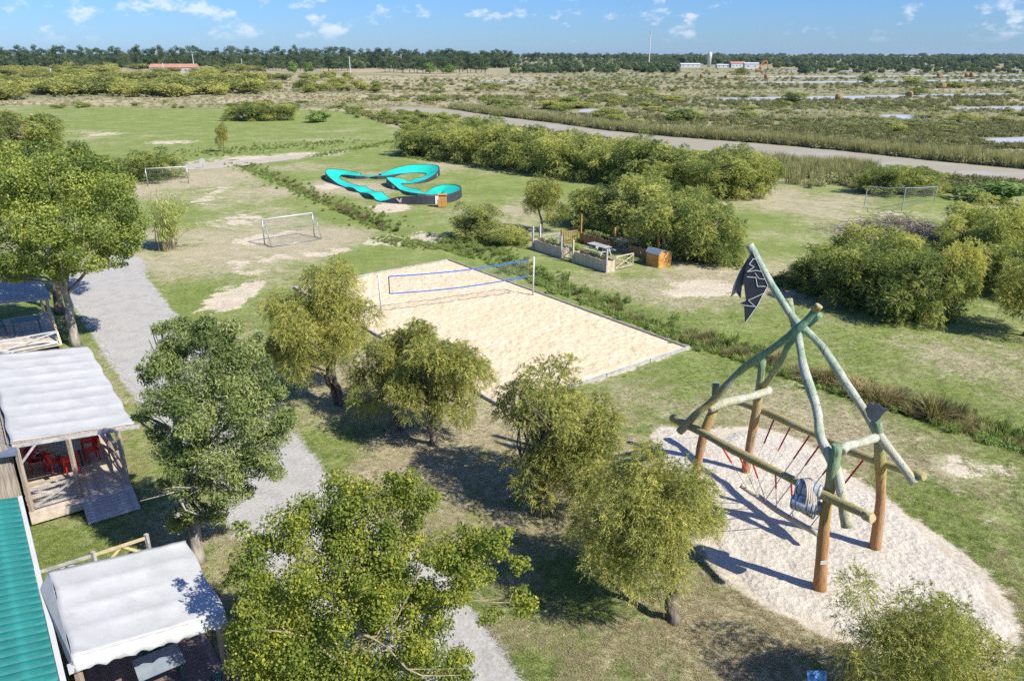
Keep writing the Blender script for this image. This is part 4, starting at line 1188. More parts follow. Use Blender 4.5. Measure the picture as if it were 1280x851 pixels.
for i in range(4):
    rng = np.random.default_rng(450 + i)
    lobes = ellipsoid_lobes(rng, (0, 0, 0.5), (0.75, 0.75, 0.40), 12, 0.28, 0.4, 0.9)
    v, f, t = leaf_cloud(rng, lobes, 900, 0.16, 0.10, 0.5, 0.4, 0.55, 0.3, 0.1, 0.0)
    WDL.append(npmesh('wood_clump', v, f, M_pine if i < 3 else M_woodlight, False, {'tint': t}))
scatter('far_woodland', q[:, :3], q[:, 3], WDL, 'distant woodland in one dark band along the horizon', 'woodland', 7, 0.02)

# ---- pile of dead brush
def brush_pile():
    rng = np.random.default_rng(88)
    c = G(1125, 292)
    n = 5200
    u = rng.normal(size=(n, 2)) * np.array([2.6, 1.6])
    z = np.abs(rng.normal(size=n)) * 0.55 * np.exp(-(u[:, 0] / 4) ** 2)
    p = np.c_[u, z]
    d = nrm(rng.normal(size=(n, 3)) * np.array([1, 1, 0.45]))
    s = nrm(np.cross(d, rng.normal(size=(n, 3)))) * 0.022
    L = (0.3 + 0.7 * rng.random(n))[:, None]
    v = np.stack([p - d * L / 2 - s, p - d * L / 2 + s, p + d * L / 2 + s, p + d * L / 2 - s], 1).reshape(-1, 3)
    v[:, 2] = np.abs(v[:, 2])
    o = place('brush_pile', npmesh('brush_pile', v, np.arange(4 * n).reshape(-1, 4), M_dead, False, {'tint': np.repeat(0.5 + rng.normal(size=n) * 0.22, 4)}), None, c)
    tag(o, 'grey pile of dead cut branches below the blue topped net', 'brush pile', None, 'stuff')
brush_pile()
# ------------------------------------------------------------------ materials for built things
M_white = simple('white_paint', (0.50, 0.50, 0.475), 0.5, 0.06, 5.0, 0.05, 0, 0.4)
def fabric(name, col, trans):
    m = simple(name, col, 0.8, 0.10, 1.6, 0.35, 0, 0.2)
    nt = m.node_tree
    b = [n for n in nt.nodes if n.type == 'BSDF_PRINCIPLED'][0]
    out = [n for n in nt.nodes if n.type == 'OUTPUT_MATERIAL'][0]
    # grime: long faint stains on the sheet
    tc = nd(nt, 'ShaderNodeTexCoord').outputs['Object']
    g = noi(nt, nd(nt, 'ShaderNodeMapping', {'Vector': tc, 'Scale': (0.8, 2.2, 1.0)}).outputs[0], 1.3, 7.0, 0.68)
    src = b.inputs['Base Color'].links[0].from_socket
    c = mixc(nt, mth(nt, 'MULTIPLY', sstep(nt, g, 0.55, 0.75), 0.5), src, tuple(q * 0.72 for q in col))
    nt.links.new(c, b.inputs['Base Color'])
    tr = nd(nt, 'ShaderNodeBsdfTranslucent', {'Color': c})
    mx = nd(nt, 'ShaderNodeMixShader', {0: trans, 1: b.outputs[0], 2: tr.outputs[0]})
    nt.links.new(mx.outputs[0], out.inputs['Surface'])
    return m
M_canvas_w = fabric('white_fabric', (0.60, 0.60, 0.56), 0.32)
M_grey = simple('grey_metal', (0.36, 0.37, 0.38), 0.4, 0.12, 6.0, 0.05, 0.6, 0.5)
M_netline = simple('net_cord', (0.30, 0.30, 0.30), 0.8, 0.1, 9.0)
M_blue = simple('blue_band', (0.035, 0.13, 0.48), 0.6, 0.1, 6.0)
M_dark = simple('dark_skirt', (0.040, 0.044, 0.050), 0.55, 0.25, 1.5, 0.05, 0, 0.4)
M_teal = simple('turquoise_deck', (0.015, 0.50, 0.36), 0.5, 0.10, 1.2, 0.03, 0, 0.35)
M_tealroof = simple('teal_roof', (0.014, 0.150, 0.130), 0.6, 0.16, 3.0, 0.1, 0, 0.3, (0.022, 0.19, 0.165))
M_slate = simple('slate_roof', (0.12, 0.15, 0.21), 0.5, 0.15, 4.0, 0.1, 0.1, 0.4)
M_board = wood('weathered_board', (0.20, 0.165, 0.125), (0.36, 0.315, 0.26), (1, 1, 0.15), 14.0)
M_deck = wood('deck_board', (0.38, 0.315, 0.235), (0.54, 0.46, 0.36), (0.4, 0.4, 0.4), 10.0)
M_deckd = wood('deck_board_dark', (0.13, 0.095, 0.085), (0.22, 0.17, 0.15), (0.4, 0.4, 0.4), 10.0)
M_post = wood('post_wood', (0.26, 0.20, 0.14), (0.42, 0.345, 0.26), (1, 1, 0.15), 12.0)
M_palewood = wood('pale_planks', (0.44, 0.36, 0.24), (0.60, 0.51, 0.365), (1, 1, 0.25), 12.0)
M_brownwood = wood('brown_planks', (0.25, 0.135, 0.055), (0.40, 0.24, 0.11), (1, 1, 0.25), 12.0)
M_orangewood = wood('orange_planks', (0.45, 0.215, 0.05), (0.62, 0.33, 0.095), (0.3, 0.3, 1), 10.0)
M_greywood = wood('grey_planks', (0.26, 0.25, 0.235), (0.42, 0.405, 0.38), (0.4, 1, 1), 10.0)
M_yellowwood = wood('fresh_rail', (0.46, 0.38, 0.19), (0.56, 0.48, 0.28), (0.4, 1, 1), 10.0)
M_soil = simple('soil', (0.07, 0.05, 0.035), 0.95, 0.3, 6.0, 0.6)
M_red = simple('red_plastic', (0.55, 0.010, 0.014), 0.35, 0.08, 4.0, 0, 0, 0.5)
M_green_pl = simple('green_plastic', (0.03, 0.12, 0.10), 0.45, 0.12, 4.0)
M_bluegrey = simple('grey_table_top', (0.24, 0.28, 0.31), 0.45, 0.15, 4.0)
M_rope = simple('grey_rope', (0.48, 0.43, 0.33), 0.9, 0.25, 30.0, 0.5)
M_barrel = simple('barrel_grey', (0.24, 0.25, 0.25), 0.7, 0.35, 5.0, 0.4, 0, 0.3, (0.50, 0.50, 0.48), (1, 1, 1))
M_hoop = simple('hoop', (0.16, 0.19, 0.23), 0.5, 0.2, 6.0)
M_navy = simple('flag_navy', (0.012, 0.017, 0.028), 0.6, 0.3, 3.0, 0.1)
M_fin = simple('fin_grey', (0.075, 0.085, 0.10), 0.55, 0.3, 4.0, 0.2)
M_skin = simple('skin', (0.50, 0.30, 0.21), 0.55, 0.06, 5.0)
M_pink = simple('pink_cloth', (0.45, 0.06, 0.19), 0.85, 0.1, 6.0)
M_navycl = simple('dark_shorts', (0.035, 0.045, 0.07), 0.85, 0.15, 6.0)
M_hair = simple('brown_hair', (0.06, 0.035, 0.02), 0.7, 0.3, 20.0)
M_rooftile = simple('red_tiles', (0.40, 0.195, 0.12), 0.8, 0.2, 0.6, 0.3)
M_hay = simple('hay', (0.30, 0.19, 0.09), 0.95, 0.3, 3.0, 0.6)
M_orange = simple('machine_orange', (0.60, 0.19, 0.02), 0.5, 0.1, 1.0)
M_glass = simple('window_dark', (0.05, 0.06, 0.07), 0.2, 0.1, 2.0)
M_concrete = simple('pale_concrete', (0.52, 0.52, 0.50), 0.8, 0.1, 0.6)
M_signblue = simple('sign_blue', (0.03, 0.16, 0.42), 0.5, 0.5, 9.0, 0, 0, 0.4, (0.15, 0.35, 0.6))

def log_material(name, zlow, zhigh, low, mid, high, pale, amount):
    """weathered painted logs: stain colours change along the height, pale streaks for bleached wood and painted-in sunlit sides"""
    m, nt = newmat(name)
    P = nd(nt, 'ShaderNodeNewGeometry').outputs['Position']
    z = nd(nt, 'ShaderNodeSeparateXYZ', {0: P}).outputs[2]
    n = noi(nt, P, 3.0, 4.0, 0.6)
    f = nd(nt, 'ShaderNodeMapRange', {0: mth(nt, 'ADD', z, mth(nt, 'MULTIPLY', mth(nt, 'SUBTRACT', n, 0.5), 0.8)), 1: zlow, 2: zhigh, 3: 0.0, 4: 1.0}).outputs[0]
    cr = nd(nt, 'ShaderNodeValToRGB', {0: f})
    el = cr.color_ramp.elements
    el[0].position = 0.22; el[0].color = c4(low)
    el[1].position = 0.82; el[1].color = c4(high)
    e = el.new(0.5); e.color = c4(mid)
    st = noi(nt, nd(nt, 'ShaderNodeMapping', {'Vector': P, 'Scale': (1, 1, 0.35)}).outputs[0], 3.0, 7.0, 0.68)
    c = mixc(nt, mth(nt, 'MULTIPLY', sstep(nt, st, 0.42, 0.66), amount), cr.outputs[0], pale)  # bleaching plus the sunlit look of the logs, put into the colour
    fine = noi(nt, nd(nt, 'ShaderNodeMapping', {'Vector': P, 'Scale': (1, 1, 0.12)}).outputs[0], 40.0, 4.0, 0.6)
    crack = noi(nt, nd(nt, 'ShaderNodeMapping', {'Vector': P, 'Scale': (1, 1, 0.07)}).outputs[0], 16.0, 3.0, 0.5)
    c = mixc(nt, mth(nt, 'MULTIPLY', sstep(nt, crack, 0.60, 0.66), 0.6), c, (0.07, 0.05, 0.03))
    c = mixc(nt, mth(nt, 'MULTIPLY', sstep(nt, fine, 0.5, 0.75), 0.45), c, (0.10, 0.075, 0.05))
    bn = nd(nt, 'ShaderNodeBump', {'Height': fine, 'Strength': 0.8, 'Distance': 0.035}).outputs[0]
    b = nd(nt, 'ShaderNodeBsdfPrincipled', {'Base Color': c, 'Roughness': 0.8, 'Specular IOR Level': 0.25, 'Normal': bn})
    finish(nt, b.outputs[0])
    return m
M_logpost = log_material('log_post', 1.2, 5.0, (0.40, 0.195, 0.075), (0.42, 0.33, 0.11), (0.18, 0.28, 0.145), (0.46, 0.42, 0.30), 0.4)
M_logbeam = log_material('log_beam', -20, 30, (0.42, 0.34, 0.13), (0.40, 0.33, 0.12), (0.3, 0.3, 0.2), (0.37, 0.38, 0.25), 0.65)
M_logpale = log_material('log_pale', 2.0, 9.0, (0.44, 0.42, 0.26), (0.31, 0.37, 0.25), (0.21, 0.33, 0.23), (0.50, 0.50, 0.42), 0.9)
M_loggreen = log_material('log_green', 3.0, 7.5, (0.39, 0.34, 0.12), (0.19, 0.29, 0.14), (0.09, 0.24, 0.13), (0.38, 0.43, 0.32), 0.5)
M_logtip = simple('log_tip', (0.45, 0.25, 0.05), 0.8, 0.45, 9.0, 0.3, 0, 0.15, (0.44, 0.37, 0.20))

# ------------------------------------------------------------------ climbing frame
def project(v):
    x, y, z = v[0], v[1], v[2] - CAMH
    c = y * CP - z * SP; u = y * SP + z * CP
    return 640 + FPX * x / c, 425.5 - FPX * u / c
def along(A, B, px):
    lo, hi = -0.8, 1.8
    for _ in range(50):
        m = (lo + hi) / 2
        if project(A + (B - A) * m)[0] < px: lo = m
        else: hi = m
    return A + (B - A) * lo
def log_tube(mb, pts, rad, seed, k=5, n=12):
    r_ = random.Random(seed)
    pts = [Vector(p) + (Vector((r_.uniform(-1, 1), r_.uniform(-1, 1), r_.uniform(-1, 1))) * 0.045 if 0 < i < len(pts) - 1 else Vector()) for i, p in enumerate(pts)]
    P = smooth_open([tuple(p) for p in pts], k=k)
    m = len(P)
    rad = rad if hasattr(rad, '__len__') else (rad, rad)
    rr_ = [(rad[0] + (rad[1] - rad[0]) * i / (m - 1)) * (1 + 0.09 * math.sin(i * 0.55 + seed) + r_.uniform(-.06, .06)) for i in range(m)]
    mb.tube(P, rr_, n)
    return P
def climbing_frame():
    t = thing('climbing_frame', 'tall playground climbing frame of crooked green and orange painted logs', 'climbing frame', G(960, 640))
    b1, b2, b3, b4 = G(1025, 738), G(1094, 686), G(866, 612), G(931, 592)
    dn = Vector((0, 0, -0.2))
    posts = ([b1 + dn, AT(1032, 660, 18.6), AT(1040, 600, 18.65), AT(1047, 556, 18.75)], [b2 + dn, AT(1100, 625, 20.55), AT(1102, 575, 20.5), AT(1097, 526, 20.4)],
             [b3 + dn, AT(880, 545, 24.3), AT(893, 508, 24.4), AT(895, 478, 24.5)], [b4 + dn, AT(940, 545, 25.4), AT(948, 500, 25.3), AT(953, 450, 25.2)])
    for i, p in enumerate(posts):
        mb = MB(); log_tube(mb, p, (0.175, 0.14), i + 1)
        o = mb.part('post', M_logpost, t, True)
        if i == 0:
            c = AT(1029.5, 703, 18.44)
            MB().box(c, (0.19, 0.02, 0.12), 0.1).part('plaque', M_white, o)
    A, B = AT(868, 535, 24.05), AT(1033, 619, 18.42)
    L0, L1 = along(A, B, 842), along(A, B, 1090)
    A2, B2 = AT(943, 512, 25.65), AT(1095, 573, 20.78)
    R0, R1 = along(A2, B2, 916), along(A2, B2, 1158)
    def wob(a, b, s, z):
        q = [a + (b - a) * k / 6 for k in range(7)]
        r_ = random.Random(s)
        return [p + Vector((r_.uniform(-.07, .07), r_.uniform(-.07, .07), z * math.sin(k * 1.1) + r_.uniform(-.05, .05))) for k, p in enumerate(q)]
    mb = MB(); PL = log_tube(mb, wob(L0, L1, 3, 0.03), (0.145, 0.125), 7); mb.part('beam', M_logbeam, t, True)
    mb = MB(); PR = log_tube(mb, wob(R0, R1, 5, 0.05), (0.14, 0.125), 9); mb.part('beam', M_logbeam, t, True)
    ups = [([(937, 306, 23.2), (958, 348, 22.9), (990, 398, 22.4), (1008, 415, 22.2), (1030, 437, 21.9), (1055, 475, 21.4), (1079, 510, 20.9), (1098, 545, 20.4), (1120, 572, 19.9), (1144, 604, 19.35)], (0.12, 0.14), M_logpale),
           ([(986, 374, 22.7), (992, 400, 22.55), (996, 415, 22.35), (999, 434, 21.9), (1006, 462, 21.2), (1020, 512, 20.0), (1027, 545, 19.3), (1042, 585, 18.7), (1051, 615, 18.35), (1059, 658, 18.0)], (0.11, 0.155), M_logpale),
           ([(1024, 382, 21.7), (1007, 398, 21.85), (993, 411, 21.95), (970, 433, 22.5), (943, 452, 23.1), (924, 466, 23.5), (905, 483, 23.75), (891, 499, 23.95), (870, 520, 24.15), (849, 540, 24.3)], (0.115, 0.135), M_loggreen),
           ([(1025, 393, 22.5), (1002, 414, 22.85), (988, 430, 23.2), (979, 444, 23.7), (972, 457, 24.2), (964, 472, 24.7), (955, 482, 25.0)], (0.11, 0.12), M_loggreen),
           ([(886, 512, 24.05), (905, 503, 24.2), (935, 496, 24.6), (962, 488, 24.95)], (0.15, 0.15), M_logpale),
           ([(1051, 564, 18.8), (1058, 560, 19.0), (1075, 555, 19.6), (1094, 547, 20.3)], (0.14, 0.13), M_logpale)]
    for i, (q, r, m) in enumerate(ups):
        mb = MB()
        P = log_tube(mb, [AT(*a) for a in q], r, 20 + i)
        o = mb.part('log', m, t, True)
        if i < 3:
            d = Vector(P[0]) - Vector(P[1]); d.normalize()
            e = Vector(P[0])
            MB().tube([e - d * 0.22, e - d * 0.02, e + d * 0.015], [r[0] * 1.04, r[0] * 1.045, r[0] * 0.97], 12).part('painted_tip', M_logtip, o, True)
    e = Vector(L1); d = (L1 - L0).normalized()
    MB().tube([e - d * 0.25, e + d * 0.012, e + d * 0.03], [0.130, 0.130, 0.118], 12).part('painted_tip', M_logtip, t, True)
    # fin on the right post
    fin = [(462, 452), (440, 425), (430, 395), (442, 378), (455, 362), (470, 376), (488, 368), (505, 388), (536, 394), (512, 412), (492, 440), (472, 456)]
    MB().plate([AT(960 + a / 3.547, 400 + b / 3.547, 20.3 - (a - 480) * 0.002) for a, b in fin], 0.035).part('fin', M_fin, t)
    # flag board: two overlapping dark boards with white lines
    fz = lambda a, b, dy=0.0: AT(840 + a / 3.7, 290 + b / 3.7, 22.72 + dy)
    main = [(372, 88), (445, 246), (424, 282), (396, 342), (338, 424), (334, 345), (308, 334), (342, 318), (333, 240), (322, 250), (345, 150)]
    o = MB().plate([fz(a, b) for a, b in main], 0.03).part('flag_board', M_navy, t)
    back = [(368, 92), (348, 150), (324, 245), (317, 306), (296, 280), (272, 300), (284, 250), (312, 186)]
    MB().plate([fz(a, b, 0.12) for a, b in back], 0.03).part('flag_board', simple('flag_grey', (0.085, 0.09, 0.10), 0.6, 0.2, 4.0), t)
    for ln in ([(372, 124), (392, 126)], [(374, 126), (357, 150), (380, 161), (348, 184), (390, 178), (414, 183)], [(384, 190), (402, 216), (434, 220)], [(346, 208), (388, 211), (395, 252), (434, 252)],
               [(424, 284), (353, 316), (386, 346)], [(444, 248), (424, 284), (394, 342), (338, 421)], [(310, 334), (336, 340), (388, 346)], [(374, 92), (410, 172), (443, 246)]):
        mb = MB()
        for a, b in zip(ln[:-1], ln[1:]):
            mb.beam(fz(*a, -0.035), fz(*b, -0.035), 0.023, 0.012, up=(0, 1, 0.3))
        mb.part('white_line', M_white, o)
    # ropes
    c0, c1, c2, c3 = G(926, 606, 0.75), G(950, 622, 0.5), G(975, 640, 0.45), G(1024, 668, 0.7)
    mb = MB(); cr = smooth_open([tuple(c) for c in (c0, c1, c2, c3)], k=8)
    mb.tube([Vector(p) for p in cr], 0.10, 8); mb.part('thick_rope', M_rope, t, True)
    def near_px(P, px):
        return min(P, key=lambda p: abs(project(p)[0] - px))
    M_redrope = simple('red_sleeve', (0.55, 0.02, 0.015), 0.6, 0.1, 8.0)
    def drop(top, bot):
        top = Vector(top) + Vector((0, 0, -0.1)); bot = Vector(bot)
        m_ = top + (bot - top) * 0.36
        MB().tube([top, m_], 0.03, 6).part('red_sleeve', M_redrope, t)
        MB().tube([m_, bot], 0.017, 5).part('rope', M_rope, t)
    for i, px in enumerate((968, 991, 1011, 1029, 1050, 1077)):
        drop(near_px(PR, px), cr[min(len(cr) - 1, 2 + i * 4)])
    for i, px in enumerate((903, 922, 941, 965, 987)):
        drop(near_px(PL, px), cr[min(len(cr) - 1, 3 + i * 4)])
    # barrels lashed to the front post
    def barrel(a, b, r):
        a, b = Vector(a), Vector(b); d = b - a
        o = MB().tube([a, a + d * .02, a + d * .25, a + d * .5, a + d * .75, a + d * .98, b], [r * .8, r * .82, r * .95, r, r * .95, r * .82, r * .8], 16).part('barrel', M_barrel, t, True)
        for s in (.08, .27, .73, .92):
            q = r * (1 - 0.72 * (s - .5) ** 2 / .25 * 0.25) * 1.015
            MB().tube([a + d * (s - .025), a + d * (s + .025)], [q, q], 16).part('hoop', M_hoop, o, True)
    barrel(AT(996, 607, 18.95), AT(1027, 616, 18.55), 0.25)
    barrel(AT(990, 626, 18.75), AT(1020, 634, 18.35), 0.25)
    barrel(AT(1003, 628, 19.15), AT(1031, 636, 18.8), 0.24)
    for s in range(6):
        c = AT(1001 + s * 2.6, 618 + s * 0.9, 18.75 - s * .03)
        mb = MB()
        mb.tube([c + Vector((0.05 * math.sin(a), 0.42 * math.cos(a) * 0.95, 0.46 * math.sin(a + s * .15))) for a in np.linspace(0, 6.283, 19)], 0.026, 5, False)
        mb.part('lashing_rope', M_rope, t, True)
climbing_frame()
o = MB().box(G(1015, 884) + Vector((0, 0, 0.45)), (0.07, 0.07, 0.9)).box(G(1015, 884) + Vector((0, -0.03, 0.80)), (0.5, 0.05, 0.4))
sg = thing('information_sign', 'small blue information board on a short post by the play sand', 'sign', G(1015, 884))
MB().box(G(1015, 884) + Vector((0, 0, 0.36)), (0.08, 0.08, 0.72)).part('post', M_post, sg)
MB().box(G(1015, 884) + Vector((0, 0.02, 0.9)), (0.46, 0.03, 0.36), M=Matrix.Rotation(-0.5, 3, 'X')).part('panel', M_signblue, sg)

# ------------------------------------------------------------------ volleyball court
ce = thing('court_edging', 'grey timber boards edging the volleyball sand', 'edging', (COURT[2].x, COURT[2].y, 0))
def edge_boards(a, b, n, z, mat):
    a, b = Vector((a.x, a.y, 0)), Vector((b.x, b.y, 0))
    d = (b - a) / n
    for i in range(n):
        p, q = a + d * (i + .008), a + d * (i + .992)
        MB().beam(p + Vector((0, 0, z - 0.06)), q + Vector((0, 0, z - 0.06)), 0.07, 0.24).part('board', mat, ce)
edge_boards(COURT[1], COURT[2], 4, 0.12, M_greywood)
edge_boards(COURT[2], COURT[3], 8, 0.10, M_greywood)
edge_boards(COURT[0], COURT[1], 8, 0.05, M_greywood)
edge_boards(COURT[3], COURT[0], 4, 0.02, M_greywood)
def volleyball():
    a, b = G(477.5, 397), G(666, 371)
    t = thing('volleyball_net', 'blue banded beach volleyball net on two white posts over the sand', 'net', (a + b) / 2)
    lean = (b - a).normalized() * 0.06
    for p, s in ((a, -1), (b, 1)):
        MB().tube([p + Vector((0, 0, -.1)), p + Vector((0, 0, 2.7)) + lean * s], 0.055, 10).part('post', M_white, t, True)
    A, B = a + (b - a) * 0.055, a + (b - a) * 0.965
    N = 24
    def row(z0, sag):
        return [A + (B - A) * (k / N) + Vector((0, 0, z0 - sag * math.sin(math.pi * k / N))) for k in range(N + 1)]
    top, bot = row(2.52, 0.16), row(1.45, 0.18)
    for nm, rw in (('top_band', top), ('bottom_band', bot)):
        mb = MB()
        for p, q in zip(rw[:-1], rw[1:]):
            mb.beam(p, q, 0.012, 0.075)
        mb.part(nm, M_blue, t)
    for k in (0, N):
        MB().beam(top[k], bot[k], 0.05, 0.05).part('side_band', M_brownwood if k else M_dark, t)
    mb = MB()
    for k in range(0, N * 4 + 1):
        u = k / 4; i = min(int(u), N - 1); f_ = u - i
        mb.tube([top[i].lerp(top[i + 1], f_), bot[i].lerp(bot[i + 1], f_)], 0.0025, 3, False)
    for j in range(1, 9):
        mb.tube([top[k].lerp(bot[k], j / 9) for k in range(N + 1)], 0.0025, 3, False)
    mb.part('netting', M_netline, t)
    for p, q in ((a, A), (b, B)):
        for z in (2.52, 1.45):
            MB().tube([p + Vector((0, 0, z)), q + Vector((0, 0, z))], 0.008, 5).part('cord', M_white, t)
volleyball()
def goal(label, l, r, back, h):
    l, r = Vector(l), Vector(r)
    t = thing('football_goal', label, 'goal', (l + r) / 2, 0, 'football goals')
    w = r - l
    n = Vector((-w.y, w.x, 0)).normalized()
    if n.dot(Vector(back)) < 0: n = -n
    up = Vector((0, 0, h))
    for p in (l, r):
        MB().tube([p, p + up], 0.055, 8).part('post', M_grey, t, True)
    MB().tube([l + up, r + up], 0.055, 8).part('crossbar', M_white, t, True)
    bl, br = l + n * 1.3, r + n * 1.3
    for p, q in ((l, bl), (r, br)):
        MB().tube([p + Vector((0, 0, .05)), q + Vector((0, 0, .05)), p + n * 0.45 + up], 0.03, 6).part('stay', M_grey, t, True)
    MB().tube([bl + Vector((0, 0, .05)), br + Vector((0, 0, .05))], 0.03, 6).part('ground_bar', M_grey, t, True)
    mb = MB()
    tl, tr = l + n * 0.45 + up, r + n * 0.45 + up
    N = 22
    for k in range(N + 1):
        f_ = k / N
        mb.tube([l.lerp(r, f_) + up, tl.lerp(tr, f_), bl.lerp(br, f_)], 0.005, 3, False)
    for j in range(1, 12):
        s = j / 11
        mb.tube([tl.lerp(bl, s), tr.lerp(br, s)], 0.005, 3, False)
        for (a_, b_, c_) in ((l, bl, l + up), (r, br, r + up)):
            mb.tube([a_ + up * (1 - s), a_ + n * (0.45 + 0.85 * s) + up * (1 - s)], 0.005, 3, False)
    mb.part('netting', M_netline, t)
goal('nearer football goal, seen from behind its net', G(331, 306), G(393, 296), (0.4, -1, 0), 2.1)
goal('farther football goal in front of the round olive bush', G(185, 232.5), G(236, 229.5), (-0.2, 1, 0), 2.05)
sp = G(254, 211)
t = thing('round_sign', 'small white round sign on a post by the worn path', 'sign', sp)
MB().tube([sp, sp + Vector((0, 0, 1.1))], 0.04, 6).part('post', M_grey, t)
MB().tube([sp + Vector((0, -.06, 1.0)), sp + Vector((0, -.02, 1.0))], [0.42, 0.42], 14).part('disc', M_white, t)
# net by the brush pile
pA, pB, pC = G(1080, 260), G(1127, 264), G(1168, 252)
t = thing('ball_net', 'loose net with blue top band on thin posts above the brush pile', 'net', pB)
for p, hh in ((pA, 2.2), (pB, 2.35), (pC, 1.6)):
    MB().tube([p, p + Vector((0, 0, hh))], 0.05, 6).part('post', simple('pale_turquoise', (0.28, 0.36, 0.35), 0.5), t)
for a, b in ((pA + Vector((0, 0, 2.2)), pB + Vector((0, 0, 2.35))), (pB + Vector((0, 0, 2.35)), pC + Vector((0, 0, 1.6)))):
    MB().tube([a, a.lerp(b, .5) - Vector((0, 0, .06)), b], 0.035, 6).part('top_band', simple('faded_blue', (0.22, 0.29, 0.42), 0.6), t)
    mb = MB()
    for k in range(31):
        q = a.lerp(b, k / 30); mb.tube([q, Vector((q.x, q.y, 0.3))], 0.006, 3, False)
    for j in range(1, 9):
        mb.tube([a - Vector((0, 0, (a.z - .3) * j / 9)), b - Vector((0, 0, (b.z - .3) * j / 9))], 0.006, 3, False)
    mb.part('netting', M_netline, t)

